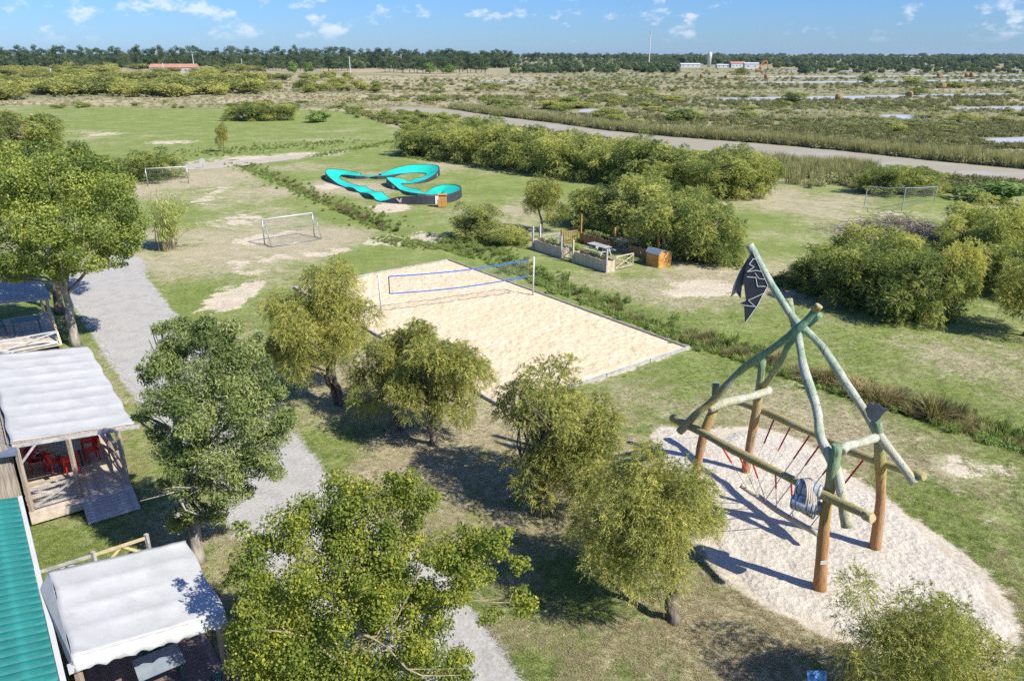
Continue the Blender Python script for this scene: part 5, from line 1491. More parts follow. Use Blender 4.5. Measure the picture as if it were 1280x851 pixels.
# ------------------------------------------------------------------ pump track
def pump_track():
    Zm = lambda X, Y, h: (*G(400 + X * 0.1484, 195 + Y * 0.1484, h)[:2], h)
    D = [(560, 376, .05, 0), (700, 388, .05, .8), (900, 393, .05, .95), (1070, 374, .05, 1), (1125, 328, .05, 1), (1040, 302, .05, .8), (920, 320, .05, 0), (800, 300, .34, 0), (735, 282, .12, 0), (665, 268, .05, -.7), (622, 238, .05, -.95), (680, 224, .1, -.5), (765, 225, .05, 0), (840, 197, .34, 0), (925, 178, .08, .6), (948, 148, .05, 1.05),
         (860, 136, .05, 1.05), (740, 138, .05, .9), (640, 146, .1, .45), (530, 162, .38, 0), (430, 176, .05, 0), (320, 160, .4, 0), (210, 156, .12, .4), (118, 168, .05, .95), (120, 202, .05, .8), (195, 236, .05, .2), (262, 258, .05, 0), (325, 262, .42, 0), (390, 302, .05, 0), (470, 312, .58, 0), (520, 358, .05, 0)]
    C = [(*Zm(*q[:3]), q[3]) for q in D]
    P = np.array(smooth_closed(C, 0.45))
    n = len(P)
    T = (np.roll(P, -1, 0) - np.roll(P, 1, 0))[:, :3]
    th = np.unwrap(np.arctan2(T[:, 1], T[:, 0]))
    ds = np.linalg.norm(T[:, :2], axis=1) / 2
    kap = P[:, 3]
    P = P[:, :3]
    nl = np.stack([-np.sin(th), np.cos(th)], 1)               # left of travel
    W = 0.88
    S = np.linspace(-1, 1, 7)
    bank = kap * 0.82                                          # >0 turns left: right edge is the outside
    pos = np.zeros((n, 7, 3))
    for j, s in enumerate(S):
        pos[:, j, :2] = P[:, :2] + nl * (s * W)
        outer = np.where(bank > 0, (1 - s) / 2, (1 + s) / 2)
        pos[:, j, 2] = np.maximum(P[:, 2], 0.08) + np.abs(bank) * outer ** 1.35
    root = thing('pump_track', 'turquoise modular pump track loop with dark grey sides on the lawn', 'pump track', (*P.mean(0)[:2], 0))
    off = np.array(woff(root))
    seg = 4
    for a in range(0, n, seg):
        idx = [(a + k) % n for k in range(min(seg, n - a) + 1)]
        m = len(idx)
        v = pos[idx].reshape(-1, 3) - off
        f = [(i * 7 + j, (i + 1) * 7 + j, (i + 1) * 7 + j + 1, i * 7 + j + 1) for i in range(m - 1) for j in range(6)]
        v2 = v.copy(); v2[:, 2] -= 0.05
        nf = len(v)
        f += [tuple(q + nf for q in reversed(g)) for g in f[:]]
        place('track_panel', npmesh('track_panel', np.concatenate([v, v2]), np.array(f), M_teal, True), root)
        for e, sg_ in ((0, -1), (6, 1)):
            up = pos[idx, e] - off
            o_ = np.c_[nl[idx] * sg_ * 0.05, np.zeros(m)]
            top = up + o_ * 0.3 + np.array([0, 0, 0.03]); bot = top.copy() + o_; bot[:, 2] = 0.0 - off[2]
            inn_t = top - o_ * 1.2; inn_b = bot - o_ * 1.2
            vv = np.concatenate([top, bot, inn_t, inn_b])
            ff = []
            for i in range(m - 1):
                q = [i, i + 1, m + i + 1, m + i]
                ff.append(q if sg_ < 0 else q[::-1])
                ff.append([i, i + 1, 2 * m + i + 1, 2 * m + i])
                ff.append([2 * m + i, 2 * m + i + 1, 3 * m + i + 1, 3 * m + i])
            # shrink a little so that the joint between panels shows
            c = vv.mean(0); vv = vv + (c - vv) * np.array([0.012, 0.012, 0])
            place('side_panel', npmesh('side_panel', vv, np.array(ff), M_dark, False), root)
    # white marks and the course board on the near wall
    def mark(X, Y, s, depth=None):
        c = G(400 + X * 0.1484, 195 + Y * 0.1484, 0.45)
        return c
    best = lambda px: min(range(n), key=lambda i: abs(project((*(P[i, :2] - 0), 0.3))[0] - px) + (0 if P[i, 1] < 84 else 1e3))
    for px, w, h, mat, nm in ((501, 0.75, 0.42, M_white, 'bird_mark'), (543.5, 0.9, 0.85, None, 'course_board')):
        i = best(px)
        side = 0 if pos[i, 0, 1] < pos[i, 6, 1] else 6
        sgn = -1 if side == 0 else 1
        c = Vector(pos[i, side]); nn_ = Vector((*(nl[i] * sgn), 0))
        c = c + nn_ * 0.10
        c.z = pos[i, side, 2] * 0.52
        ang = math.atan2(nn_.y, nn_.x) + math.pi / 2
        if mat:
            ex = Vector((math.cos(ang), math.sin(ang), 0))
            shp = [(-.5, .35), (-.2, .3), (0, .0), (.2, .32), (.5, .42), (.3, .05), (.38, -.2), (.05, -.35), (-.1, -.15), (-.3, 0)]
            MB().plate([c + ex * a * w + Vector((0, 0, b * h * 1.6)) for a, b in shp], 0.012).part(nm, mat, root)
        else:
            bo = MB().box(c, (w, 0.03, h), ang).part(nm, M_white, root)
            MB().box(c + nn_ * 0.02 + Vector((0.1, 0, -.15)), (w * .55, 0.012, h * .45), ang).part('blue_print', simple('print_blue', (0.05, 0.25, 0.5), 0.6), bo)
            MB().box(c + nn_ * 0.02 + Vector((-.1, 0, .2)), (w * .5, 0.012, h * .35), ang).part('green_print', simple('print_green', (0.30, 0.55, 0.25), 0.6), bo)
    for X, Y, k in ((622, 255, .42), (95, 180, .35), (955, 155, .4)):
        i = min(range(n), key=lambda i: (Vector(P[i, :2]) - G(400 + X * 0.1484, 195 + Y * 0.1484, .4).xy).length)
        side = 0 if bank[i] > 0 else 6
        sgn = -1 if side == 0 else 1
        nn_ = Vector((*(nl[i] * sgn), 0)); c = Vector(pos[i, side]) + nn_ * 0.1; c.z *= 0.5
        ang = math.atan2(nn_.y, nn_.x) + math.pi / 2
        ex = Vector((math.cos(ang), math.sin(ang), 0))
        MB().plate([c + ex * a * .6 + Vector((0, 0, b * .6)) for a, b in [(-.5, .35), (0, .0), (.5, .42), (.3, -.1), (.05, -.35), (-.3, 0)]], 0.012).part('bird_mark', M_white, root)
    return root
pump_track()
bx = G(553.5, 259)
t = thing('litter_bin', 'orange brown wooden litter bin in front of the pump track', 'bin', bx)
for k in range(5):
    MB().box(bx + Vector((-.34 + k * .17, -.3, .62)), (.155, .03, 1.1)).part('slat', M_orangewood, t)
MB().box(bx + Vector((0, 0, .6)), (.84, .55, 1.06)).part('body', M_brownwood, t)
MB().box(bx + Vector((0, -.02, 1.32)), (.95, .7, .07)).part('lid', M_orangewood, t)
MB().box(bx + Vector((0, 0, 1.21)), (.8, .5, .15)).part('opening', M_dark, t)
# ------------------------------------------------------------------ garden
class Frame:
    def __init__(s, ox, oy, ang):
        s.o = Vector((ox, oy, 0)); s.a = ang
        s.u = Vector((math.cos(ang), math.sin(ang), 0)); s.v = Vector((-math.sin(ang), math.cos(ang), 0))
    def p(s, u, v, z=0.0):
        return s.o + s.u * u + s.v * v + Vector((0, 0, z))
    def box(s, mb, u, v, z, su, sv, sz):
        return mb.box(s.p(u, v, z), (su, sv, sz), s.a)
GF = Frame(6.94, 53.75, math.atan2(0.594, 0.804))
def raised_bed(label, u0, u1, v0, v1, h, mat, group='raised garden beds'):
    t = thing('raised_bed', label, 'raised bed', GF.p((u0 + u1) / 2, (v0 + v1) / 2), 0, group)
    r_ = random.Random(int(u0 * 10 + v0 * 100))
    def run(a, b, fixed, axis):
        n = max(2, round((b - a) / 0.19)); w = (b - a) / n
        for k in range(n):
            c = a + (k + .5) * w; hh = h + r_.uniform(-.05, .05)
            if axis == 'v': GF.box(MB(), fixed, c, hh / 2, 0.04, w * .94, hh).part('plank', mat, t)
            else: GF.box(MB(), c, fixed, hh / 2, w * .94, 0.04, hh).part('plank', mat, t)
    run(v0, v1, u0, 'v'); run(v0, v1, u1, 'v'); run(u0 + .03, u1 - .03, v0 + .02, 'u'); run(u0 + .03, u1 - .03, v1 - .02, 'u')
    GF.box(MB(), (u0 + u1) / 2, (v0 + v1) / 2, h * .42, u1 - u0 - .06, v1 - v0 - .1, h * .84).part('soil', M_soil, t)
    return t
raised_bed('long pale plank raised bed at the near corner of the garden', 0, 0.75, 0.0, 3.7, 0.85, M_palewood)
raised_bed('long pale plank raised bed at the left end of the garden front', 0, 0.75, 5.15, 8.7, 0.85, M_palewood)
raised_bed('brown plank raised bed at the back of the garden', 4.75, 5.5, 5.0, 8.4, 0.8, M_brownwood)
raised_bed('brown plank raised bed beside the compost box', 5.3, 6.1, 0.6, 3.2, 0.75, M_brownwood)
def garden_gate(label, a, b, mat):
    t = thing('garden_gate', label, 'gate', (a + b) / 2, 0, 'garden gates')
    up = Vector((0, 0, 1))
    for p in (a, b):
        MB().beam(p, p + up * 1.05, .08, .08).part('gate_post', mat, t)
    MB().beam(a + up * 1.02, b + up * 1.02, .05, .09).part('rail', mat, t)
    MB().beam(a + up * .14, b + up * .14, .05, .09).part('rail', mat, t)
    n = 6
    for k in range(1, n):
        p = a.lerp(b, k / n)
        MB().beam(p + up * .19, p + up * .97, .035, .03).part('slat', mat, t)
    off = (b - a).cross(up).normalized() * .045
    MB().beam(a + up * .2 + off, b + up * .95 + off, .03, .06).part('brace', mat, t)
    MB().beam(a + up * .95 - off, b + up * .2 - off, .03, .06).part('brace', mat, t)
garden_gate('dark wooden gate between the two pale front beds', GF.p(.1, 3.85), GF.p(.1, 5.0), M_board)
garden_gate('pale cross braced gate right of the near bed', GF.p(.95, .12), GF.p(2.75, .12), M_palewood)
garden_gate('brown gate at the far left of the garden', GF.p(3.2, 8.7), GF.p(4.6, 8.6), M_brownwood)
garden_gate('dark slatted gate between the two brown beds', GF.p(5.3, 4.8), GF.p(5.5, 3.4), M_board)
garden_gate('weathered rail panel at the left end of the garden', GF.p(.9, 8.75), GF.p(2.8, 8.75), M_greywood)
for u, v, h, m, l in ((-.08, 0, 1.75, M_greywood, 'grey garden post at the near corner'), (-.08, 3.72, 1.7, M_palewood, 'pale post right of the dark front gate'), (-.08, 5.12, 1.75, M_greywood, 'pale post left of the dark front gate'), (-.08, 8.7, 1.9, M_greywood, 'grey post at the left front garden corner'),
                      (.75, 8.82, 1.95, M_white, 'white post at the left end of the garden'), (5.0, 8.6, 2.3, M_brownwood, 'tall brown post at the back left of the garden'), (5.6, 5.1, 1.7, M_orangewood, 'orange brown post behind the picnic table'), (6.2, 2.9, 1.6, M_brownwood, 'brown post left of the compost box'),
                      (6.25, .9, 1.7, M_orangewood, 'orange post directly behind the compost box'), (6.5, .6, 1.95, M_board, 'dark post right behind the compost box'), (3.0, 8.75, 1.25, M_brownwood, 'short post by the far left gate')):
    p = GF.p(u, v)
    o = MB().box(p + Vector((0, 0, h / 2)), (.13, .13, h), GF.a).tube([p + Vector((0, 0, h)), p + Vector((0, 0, h + .04))], [.085, .03], 4).top('garden_post', m, p)
    tag(o, l, 'post', 'garden posts')
def picnic_table():
    c = G(749, 312, .4); c.z = 0
    t = thing('picnic_table', 'grey wooden picnic table with two benches inside the garden', 'picnic table', c)
    F2 = Frame(c.x, c.y, GF.a + math.pi / 2)
    for k in range(5):
        F2.box(MB(), 0, -.32 + k * .16, .76, 2.1, .148, .04).part('top_plank', M_greywood, t)
    for s in (-1, 1):
        for k in (0, 1):
            F2.box(MB(), 0, s * (.68 + k * .15), .45, 2.1, .14, .04).part('bench_plank', M_greywood, t)
        MB().beam(F2.p(s * .7, -.8, .39), F2.p(s * .7, .8, .39), .05, .09).part('crosspiece', M_white, t)
        for e in (-1, 1):
            MB().beam(F2.p(s * .75, e * .62, 0), F2.p(s * .75, e * .2, .74), .06, .09).part('leg', M_white, t)
picnic_table()
def compost():
    F2 = Frame(*GF.p(4.35, -1.35)[:2], GF.a)
    c = G(823, 331); F2.o = Vector((c.x, c.y, 0))
    t = thing('compost_box', 'orange timber compost box with sloping grey lid', 'compost box', c)
    w, d, h0, h1 = 1.35, 1.25, 0.95, 1.3
    n = 6
    for k in range(n):
        z = (k + .5) * h0 / n
        for s in (-1, 1):
            F2.box(MB(), s * w / 2, 0, z, .05, d, h0 / n * .93).part('board', M_orangewood, t)
            F2.box(MB(), 0, s * d / 2, z, w - .06, .05, h0 / n * .93).part('board', M_orangewood, t)
    for s in (-1, 1):
        MB().plate([F2.p(-w / 2 - .01, s * d / 2, h0), F2.p(w / 2 + .01, s * d / 2, h0), F2.p(-w / 2 - .01 + .25, s * d / 2, h1)], .045).part('gable', M_orangewood, t)
    MB().plate([F2.p(-w / 2 + .2, -d / 2 - .08, h1 + .02), F2.p(w / 2 + .1, -d / 2 - .08, h0 + .03), F2.p(w / 2 + .1, d / 2 + .08, h0 + .03), F2.p(-w / 2 + .2, d / 2 + .08, h1 + .02)], .04).part('lid', M_bluegrey, t)
    MB().plate([F2.p(-w / 2 + .2, -d / 2 - .08, h1 + .02), F2.p(-w / 2 - .08, -d / 2 - .08, h0 + .03), F2.p(-w / 2 - .08, d / 2 + .08, h0 + .03), F2.p(-w / 2 + .2, d / 2 + .08, h1 + .02)], .04).part('lid', M_bluegrey, t)
    MB().beam(F2.p(.25, -.2, 1.2), F2.p(.25, .2, 1.2), .04, .04).part('handle', M_dark, t)
compost()
GP = []
for i in range(3):
    rng = np.random.default_rng(500 + i)
    lobes = ellipsoid_lobes(rng, (0, 0, .4), (.4, .4, .38), 8, .16)
    v, f, tt = leaf_cloud(rng, lobes, 320, .13, .06, .5, .4, .2, .25)
    GP.append(npmesh('garden_plant', v, f, [M_green, M_reed, M_grassg][i], False, {'tint': tt}))
for k, (u, v, z, s, sz, i, l) in enumerate([(.38, .7, .7, .9, .8, 1, 'dry leafy plant in the near pale bed, right end'), (.38, 1.9, .7, 1.0, .9, 0, 'green leafy plant in the middle of the near pale bed'), (.38, 3.1, .7, .9, .7, 1, 'straggly plant in the near pale bed by the gate'),
                                        (.38, 5.8, .7, .9, .8, 1, 'straw coloured plant in the left bed by the gate'), (.38, 6.9, .7, 1.1, .9, 0, 'leafy plant in the middle of the left pale bed'), (.38, 8.1, .7, .9, .7, 1, 'dry plant at the left end of the left bed'),
                                        (5.1, 5.7, .65, 1.0, .9, 0, 'bushy plant in the back brown bed, right end'), (5.1, 6.7, .65, 1.3, 1.1, 1, 'yellowish plant in the middle of the back brown bed'), (5.1, 7.8, .65, 1.0, .8, 0, 'green plant at the left of the back brown bed'),
                                        (5.7, 1.2, .6, 1.1, 1.1, 0, 'green plant in the brown bed by the compost box'), (5.7, 2.4, .6, .9, 2.2, 1, 'tall feathery plant rising from the brown bed'), (2.6, 6.4, 0, 1.5, .6, 2, 'grassy clump left of the picnic table'), (3.4, 1.2, 0, 1.3, .6, 0, 'leafy clump right of the picnic table'), (4.3, .2, 0, 1.2, .6, 0, 'leafy clump between gate and compost box')]):
    p = GF.p(u, v, z)
    o = place('garden_plant', GP[i], None, p, (0, 0, k * 1.3)); o.scale = (s, s, sz)
    tag(o, l, 'plant', 'plants in the garden')

# ------------------------------------------------------------------ bungalow terraces
ANG = math.atan2(0.592, 0.807)
def plank_row(F, t, u0, u1, v0, v1, z, w, mat, z1=None):
    n = round((v1 - v0) / w)
    M0 = MB().box((0, 0, 0), (u1 - u0, (v1 - v0) / n * .94, .04)).mesh('plank', mat)
    for k in range(n):
        v = v0 + (k + .5) * (v1 - v0) / n
        zz_ = z if z1 is None else z + (z1 - z) * (k + .5) / n
        tilt = 0 if z1 is None else math.atan2(z1 - z, v1 - v0)
        q = F.p((u0 + u1) / 2, v, zz_ - .02) - woff(t)
        o = place('plank', M0, t, q)
        o.rotation_euler = (tilt, 0, F.a)
def canopy(F, t, u0, u1, v0, v1, zl, zr, strips, mat, valance=0.0, seed=1, sag=0.10):
    nv = strips * 8; nu = 26
    V = []
    for j in range(nv + 1):
        v = v0 + (v1 - v0) * j / nv
        ph = (j / 8) % 1.0
        for i in range(nu + 1):
            s = i / nu
            u = u0 + (u1 - u0) * s
            z = zl + (zr - zl) * s - sag * math.sin(math.pi * ph) ** 0.65 * (0.08 + 0.92 * math.sin(math.pi * min(max(s, 0.02), .98)) ** 0.6) + (float(vnoise(u * 3.1, v * 1.7, seed)) - .5) * .03
            V.append(F.p(u + 0.03 * math.sin(v * 3), v, z) - woff(t))
    f = [(j * (nu + 1) + i, j * (nu + 1) + i + 1, (j + 1) * (nu + 1) + i + 1, (j + 1) * (nu + 1) + i) for j in range(nv) for i in range(nu)]
    o = place('canopy', npmesh('canopy', np.array([tuple(p) for p in V]), np.array(f), mat, True), t)
    so = o.modifiers.new('thick', 'SOLIDIFY'); so.thickness = .006
    for j in range(strips + 1):
        v = v0 + (v1 - v0) * j / strips
        MB().beam(F.p(u0, v, zl - .05), F.p(u1, v, zr - .05), .04, .05).part('batten', M_post, t)
    if valance:
        V = []
        nu = 60
        for i in range(nu + 1):
            s = i / nu; u = u0 + (u1 - u0) * s; z = zl + (zr - zl) * s
            d = valance * (1 - .18 * abs(math.sin(s * math.pi * 11)))
            for k in range(4):
                V.append(F.p(u, v0 - .18 * (k / 3) - .03 * math.sin(i * .7) * k / 3, z - d * k / 3) - woff(t))
        f = [(i * 4 + k, i * 4 + k + 1, (i + 1) * 4 + k + 1, (i + 1) * 4 + k) for i in range(nu) for k in range(3)]
        o = place('valance', npmesh('valance', np.array([tuple(p) for p in V]), np.array(f), mat, True), t)
        so = o.modifiers.new('thick', 'SOLIDIFY'); so.thickness = .005
def posts(F, t, lst, mat=None, r=.065):
    for (u, v, z0, z1) in lst:
        MB().beam(F.p(u, v, z0), F.p(u, v, z1), r * 2, r * 2, up=(1, 0, 0)).part('post', mat or M_post, t, bevel=.012)
def x_rail(F, t, a, b, z0, z1, mat):
    A = F.p(*a); B = F.p(*b); up = Vector((0, 0, 1))
    MB().beam(A + up * z1, B + up * z1, .11, .05).part('rail', mat, t)
    MB().beam(A + up * (z0 + .1), B + up * (z0 + .1), .05, .08).part('rail', mat, t)
    off = (B - A).cross(up).normalized() * .03
    MB().beam(A + up * (z0 + .15) + off, B + up * (z1 - .04) + off, .03, .08).part('brace', mat, t)
    MB().beam(A + up * (z1 - .04) - off, B + up * (z0 + .15) - off, .03, .08).part('brace', mat, t)

# --- middle terrace with the long canopy
F2 = Frame(-16.4, 22.25, ANG)
t2 = thing('covered_terrace', 'wooden terrace under the long white ribbed canopy, with a ramp', 'terrace', F2.p(1.5, 2))
plank_row(F2, t2, -.1, 3.1, -.4, 9.6, .34, .15, M_deck)
plank_row(F2, t2, 1.45, 3.1, -1.45, -.42, .06, .15, M_deck, .33)
F2.box(MB(), 1.5, -.44, .22, 3.2, .05, .2).part('fascia', M_deck, t2)
posts(F2, t2, [(0, .06, 0, 2.86), (1.5, .06, .3, 2.66), (3.02, .06, 0, 2.5), (3.02, 3.2, 0, 2.5), (3.02, 6.3, 0, 2.5), (3.02, 9.5, 0, 2.5)])
canopy(F2, t2, -.12, 3.6, .2, 9.8, 2.98, 2.55, 9, M_canvas_w, 0.0, 5, 0.06)
MB().beam(F2.p(-.1, .12, 2.84), F2.p(3.75, .12, 2.42), .07, .12).part('front_beam', M_greywood, t2)
MB().beam(F2.p(3.05, .1, 2.42), F2.p(3.05, 9.6, 2.42), .07, .12).part('side_beam', M_post, t2)
for a, b in (((.05, .06, 2.2), (.55, .06, 2.75)), ((2.97, .06, 1.95), (2.5, .06, 2.5)), ((3.02, .2, 1.9), (3.02, .9, 2.4))):
    MB().beam(F2.p(*a), F2.p(*b), .06, .07).part('knee_brace', M_greywood, t2)
x_rail(F2, t2, (.1, .06), (1.42, .06), .36, 1.12, M_greywood)
MB().beam(F2.p(.05, .75, .95), F2.p(1.4, .75, .95), .14, .05).part('rail', M_post, t2)
x_rail(F2, t2, (3.02, .2), (3.02, 3.1), .36, 1.15, M_post)
x_rail(F2, t2, (3.02, 3.3), (3.02, 6.2), .36, 1.15, M_post)
mb = MB()
for k in range(19):
    mb.beam(F2.p(.1 + k * .07, .1, .45), F2.p(.1 + k * .07, .1, 1.08), .008, .008)
for k in range(9):
    mb.beam(F2.p(.1, .1, .45 + k * .08), F2.p(1.42, .1, .45 + k * .08), .008, .008)
mb.part('wire_mesh', M_grey, t2)
# --- its bungalow
hb = thing('bungalow', 'weathered board bungalow with slate blue ribbed roof beside the long canopy', 'bungalow', F2.p(-2, 3))
nb = 24
Mb = MB().box((0, 0, 0), (.158, .035, 2.75)).mesh('board', M_board)
for k in range(nb):
    place('board', Mb, hb, F2.p(-.22 - (k + .5) * .165, .12 + (.008 if k % 2 else 0), 1.55) - woff(hb), (0, 0, ANG))
for k in range(60):
    place('board', Mb, hb, F2.p(-.2 - (.008 if k % 2 else 0), .2 + (k + .5) * .165, 1.55) - woff(hb), (0, 0, ANG + math.pi / 2))
F2.box(MB(), -2.3, 5.2, 1.5, 4.1, 10.0, 2.7).part('wall', M_board, hb)
F2.box(MB(), -.2, 4.2, 1.25, .06, .9, 1.9).part('door', M_white, hb)
rib = MB()
nR = 10
rib.add([(x_, y_, z_) for x_ in (0, 1) for y_, z_ in ((-.075, 0), (-.04, 0), (-.025, .035), (.025, .035), (.04, 0), (.075, 0))], [(k, k + 1, 7 + k, 6 + k) for k in range(5)])
ribm = rib.mesh('roof_rib', M_slate)
for k in range(66):
    o = place('roof_sheet', ribm, hb, F2.p(-.02, -.2 + (k + .5) * .15, 2.80) - woff(hb))
    o.scale = (4.4, 1, 1); o.rotation_euler = (0, R(8), ANG + math.pi)
MB().beam(F2.p(-.02, -.25, 2.76), F2.p(-.02, 9.8, 2.76), .09, .09).part('gutter', M_slate, hb)
MB().beam(F2.p(-.0, -.24, 2.72), F2.p(-4.3, -.24, 3.33), .04, .14).part('verge_board', M_slate, hb)

# --- nearest bungalow with the teal roof, and its terrace
F3 = Frame(-9.45, 12.85, ANG)
h3 = thing('bungalow', 'bungalow with teal tiled roof at the bottom left corner', 'bungalow', F3.p(-2, 3))
tw, tl = 0.30, 1.05
Vt = []
for xk, zx in ((0, 0.035), (1.0, 0.0)):
    for k in range(9):
        a = k / 8
        Vt.append((xk * tl * 1.03, (a - .5) * tw, zx + .055 * math.sin(math.pi * a) ** 0.7))
tilem = npmesh('roof_tile', np.array(Vt), np.array([(k, k + 1, 10 + k, 9 + k) for k in range(8)]), M_tealroof, True)
slope = R(13)
for c in range(4):
    for k in range(38):
        u = -.32 - c * tl * math.cos(slope); z = 2.66 + c * tl * math.sin(slope)
        o = place('roof_tile', tilem, h3, F3.p(u, -3.0 + (k + .5) * tw, z) - woff(h3))
        o.rotation_euler = (0, -slope, ANG + math.pi)
for o in [q for q in h3.children]:
    o.rotation_euler = (0, slope * -1.0, ANG + math.pi)
F3.box(MB(), -2.6, 2.6, 1.3, 4.3, 10.6, 2.5).part('wall', M_palewood, h3)
MB().beam(F3.p(-.24, -3.1, 2.62), F3.p(-.24, 8.5, 2.62), .11, .10).part('gutter', M_white, h3)
MB().beam(F3.p(-.36, -3.1, 2.56), F3.p(-.36, 8.5, 2.56), .05, .12).part('fascia', M_yellowwood, h3)
t3 = thing('covered_terrace', 'dark deck terrace under the short white canopy with scalloped valance', 'terrace', F3.p(1.5, 1))
plank_row(F3, t3, -.05, 3.05, -3.2, 3.5, .36, .15, M_deckd)
posts(F3, t3, [(.05, -.02, 0, 2.78), (3.0, -.02, 0, 2.42), (3.0, 3.45, 0, 2.42), (.05, 3.45, 0, 2.8), (3.0, -3.1, 0, 1.4)])
canopy(F3, t3, .0, 3.2, .0, 3.55, 2.92, 2.5, 4, M_canvas_w, .32, 9, 0.04)
MB().plate([F3.p(.0, 3.55, 2.92), F3.p(-.28, 3.3, 2.66), F3.p(-.05, -.05, 2.6), F3.p(.0, .0, 2.92)], .008).part('side_flap', M_canvas_w, t3)
F3.box(MB(), .02, -.05, 2.66, .26, .16, .16).part('bracket', M_white, t3)
for k in range(7):
    F3.box(MB(), 3.02, -1.6, .55 + k * .15, .03, 3.0, .135).part('screen_board', M_deckd, t3)
x_rail(F3, t3, (.1, -3.15), (2.9, -3.15), .4, 1.25, M_board)
# fence behind the canopy
fr = thing('rail_fence', 'low braced wooden rail fence behind the nearest canopy', 'fence', F3.p(1.16, 6.7))
fp = [F3.p(-.35, 6.75), F3.p(1.16, 6.7), F3.p(2.64, 6.7)]
for p in fp:
    MB().beam(p, p + Vector((0, 0, 1.15)), .1, .1).part('fence_post', M_greywood, fr)
for a, b, m in ((fp[0], fp[1], M_greywood), (fp[1], fp[2], M_yellowwood)):
    e = (b - a).normalized() * .06
    for z in (1.02, .35):
        MB().beam(a + e + Vector((0, 0, z)), b - e + Vector((0, 0, z)), .05, .09).part('rail', m, fr)
    MB().beam(a + e + Vector((0, .05, .4)), a.lerp(b, .5) + Vector((0, .05, .98)), .03, .07).part('brace', m, fr)
    MB().beam(b - e + Vector((0, .05, .4)), a.lerp(b, .5) + Vector((0, .05, .98)), .03, .07).part('brace', m, fr)

# --- far terrace at the left edge
F1 = Frame(-25.6, 40.0, ANG)
t1 = thing('covered_terrace', 'small terrace under the grey blue canopy at the left edge, shaded by acacias', 'terrace', F1.p(-1.5, 0))
plank_row(F1, t1, -4.2, .05, -2.2, 4.5, .34, .15, M_deck)
posts(F1, t1, [(-.05, -.0, 0, 2.5), (-3.2, 0, 0, 2.7), (-.05, 4.4, 0, 2.5)])
MB().beam(F1.p(-.05, .1, 2.35), F1.p(.02, -2.05, .3), .1, .1).part('slanting_post', M_palewood, t1)
canopy(F1, t1, -4.3, .15, -.1, 4.6, 2.9, 2.55, 4, fabric('grey_fabric', (0.44, 0.45, 0.44), 0.15), .22, 12, .05)
x_rail(F1, t1, (-3.0, -2.15), (-.1, -2.15), .36, 1.1, M_white)

# ------------------------------------------------------------------ tables, chairs, person
def table(name, label, p, rz, w, d, z0, mtop, mleg):
    t = thing(name, label, 'table', p, rz)
    n = 6
    place('top', MB().box((0, 0, .73), (w, d, .035)).mesh('top', mtop), t)
    for sx in (-1, 1):
        for sy in (-1, 1):
            place('leg', MB().beam((sx * (w / 2 - .08), sy * (d / 2 - .08), 0), (sx * (w / 2 - .1), sy * (d / 2 - .1), .71), .06, .06).mesh('leg', mleg), t)
    return t
def chair_parts(mat):
    seat = MB().plate([(-.24, -.23, .44), (.24, -.23, .45), (.25, .0, .43), (.21, .23, .44), (-.21, .23, .44), (-.25, .0, .43)], .035).mesh('seat', mat)
    mb = MB()
    N = 9
    for j in range(N):
        a0 = math.pi * (.12 + .76 * j / N); a1 = math.pi * (.12 + .76 * (j + .86) / N)
        q = [(-.27 * math.cos(a0), -.10 - .16 * math.sin(a0), .47), (-.27 * math.cos(a1), -.10 - .16 * math.sin(a1), .47), (-.28 * math.cos(a1), -.12 - .22 * math.sin(a1), .86), (-.28 * math.cos(a0), -.12 - .22 * math.sin(a0), .86)]
        mb.plate(q, .018)
    mb.tube([(-.28 * math.cos(a), -.12 - .22 * math.sin(a), .87) for a in np.linspace(.1 * math.pi, .9 * math.pi, 12)], .024, 6)
    back = mb.mesh('backrest', mat)
    legs = [MB().beam((sx * .21, sy * .2, 0), (sx * .19, sy * .18, .44), .045, .045).mesh('leg', mat) for sx in (-1, 1) for sy in (-1, 1)]
    arms = [MB().tube([(s * .25, .16, .44), (s * .27, .15, .64), (s * .28, -.05, .66), (s * .27, -.14, .68)], .02, 6).mesh('armrest', mat) for s in (-1, 1)]
    return seat, back, legs, arms
CH = {}
def chair(label, p, rz, mat, key, group):
    if key not in CH: CH[key] = chair_parts(mat)
    s, b, L, A = CH[key]
    t = thing('garden_chair', label, 'chair', p, rz, group)
    place('seat', s, t); place('backrest', b, t)
    for m in L: place('leg', m, t)
    for m in A: place('armrest', m, t)
    return t
zd = .345
table('terrace_table', 'dark grey table under the long white canopy among red chairs', F2.p(1.57, 3.05, zd), ANG, .85, 1.3, zd, M_bluegrey, M_dark)
g = 'red chairs on the terrace'
chair('red plastic chair at the near end of the table, back to the camera', F2.p(1.5, 2.05, zd), ANG + .15, M_red, 'red', g)
chair('red chair on the right long side of the table, nearest', F2.p(2.3, 2.75, zd), ANG + 1.75, M_red, 'red', g)
chair('red chair on the right long side of the table, farther one', F2.p(2.3, 3.7, zd), ANG + 1.45, M_red, 'red', g)
chair('red chair on the left long side of the table', F2.p(1.05, 2.6, zd), ANG - 1.3, M_red, 'red', g)
chair('red chair carrying the seated person, left of the table', F2.p(.5, 3.1, zd), ANG - 1.6, M_red, 'red', g)
table('terrace_table', 'grey topped table on the dark deck in front of the valance', F3.p(1.7, .95, .365), ANG, 1.05, .8, .36, M_bluegrey, M_green_pl)
g = 'green chairs on the dark deck'
chair('dark green chair at the near side of the grey topped table', F3.p(1.6, .0, .365), ANG + .1, M_green_pl, 'green', g)
chair('dark green chair near the board screen of the dark deck', F3.p(2.5, -.35, .365), ANG + .6, M_green_pl, 'green', g)
chair('dark green chair behind the grey topped table, under the canopy', F3.p(1.7, 1.9, .365), ANG + math.pi, M_green_pl, 'green', g)
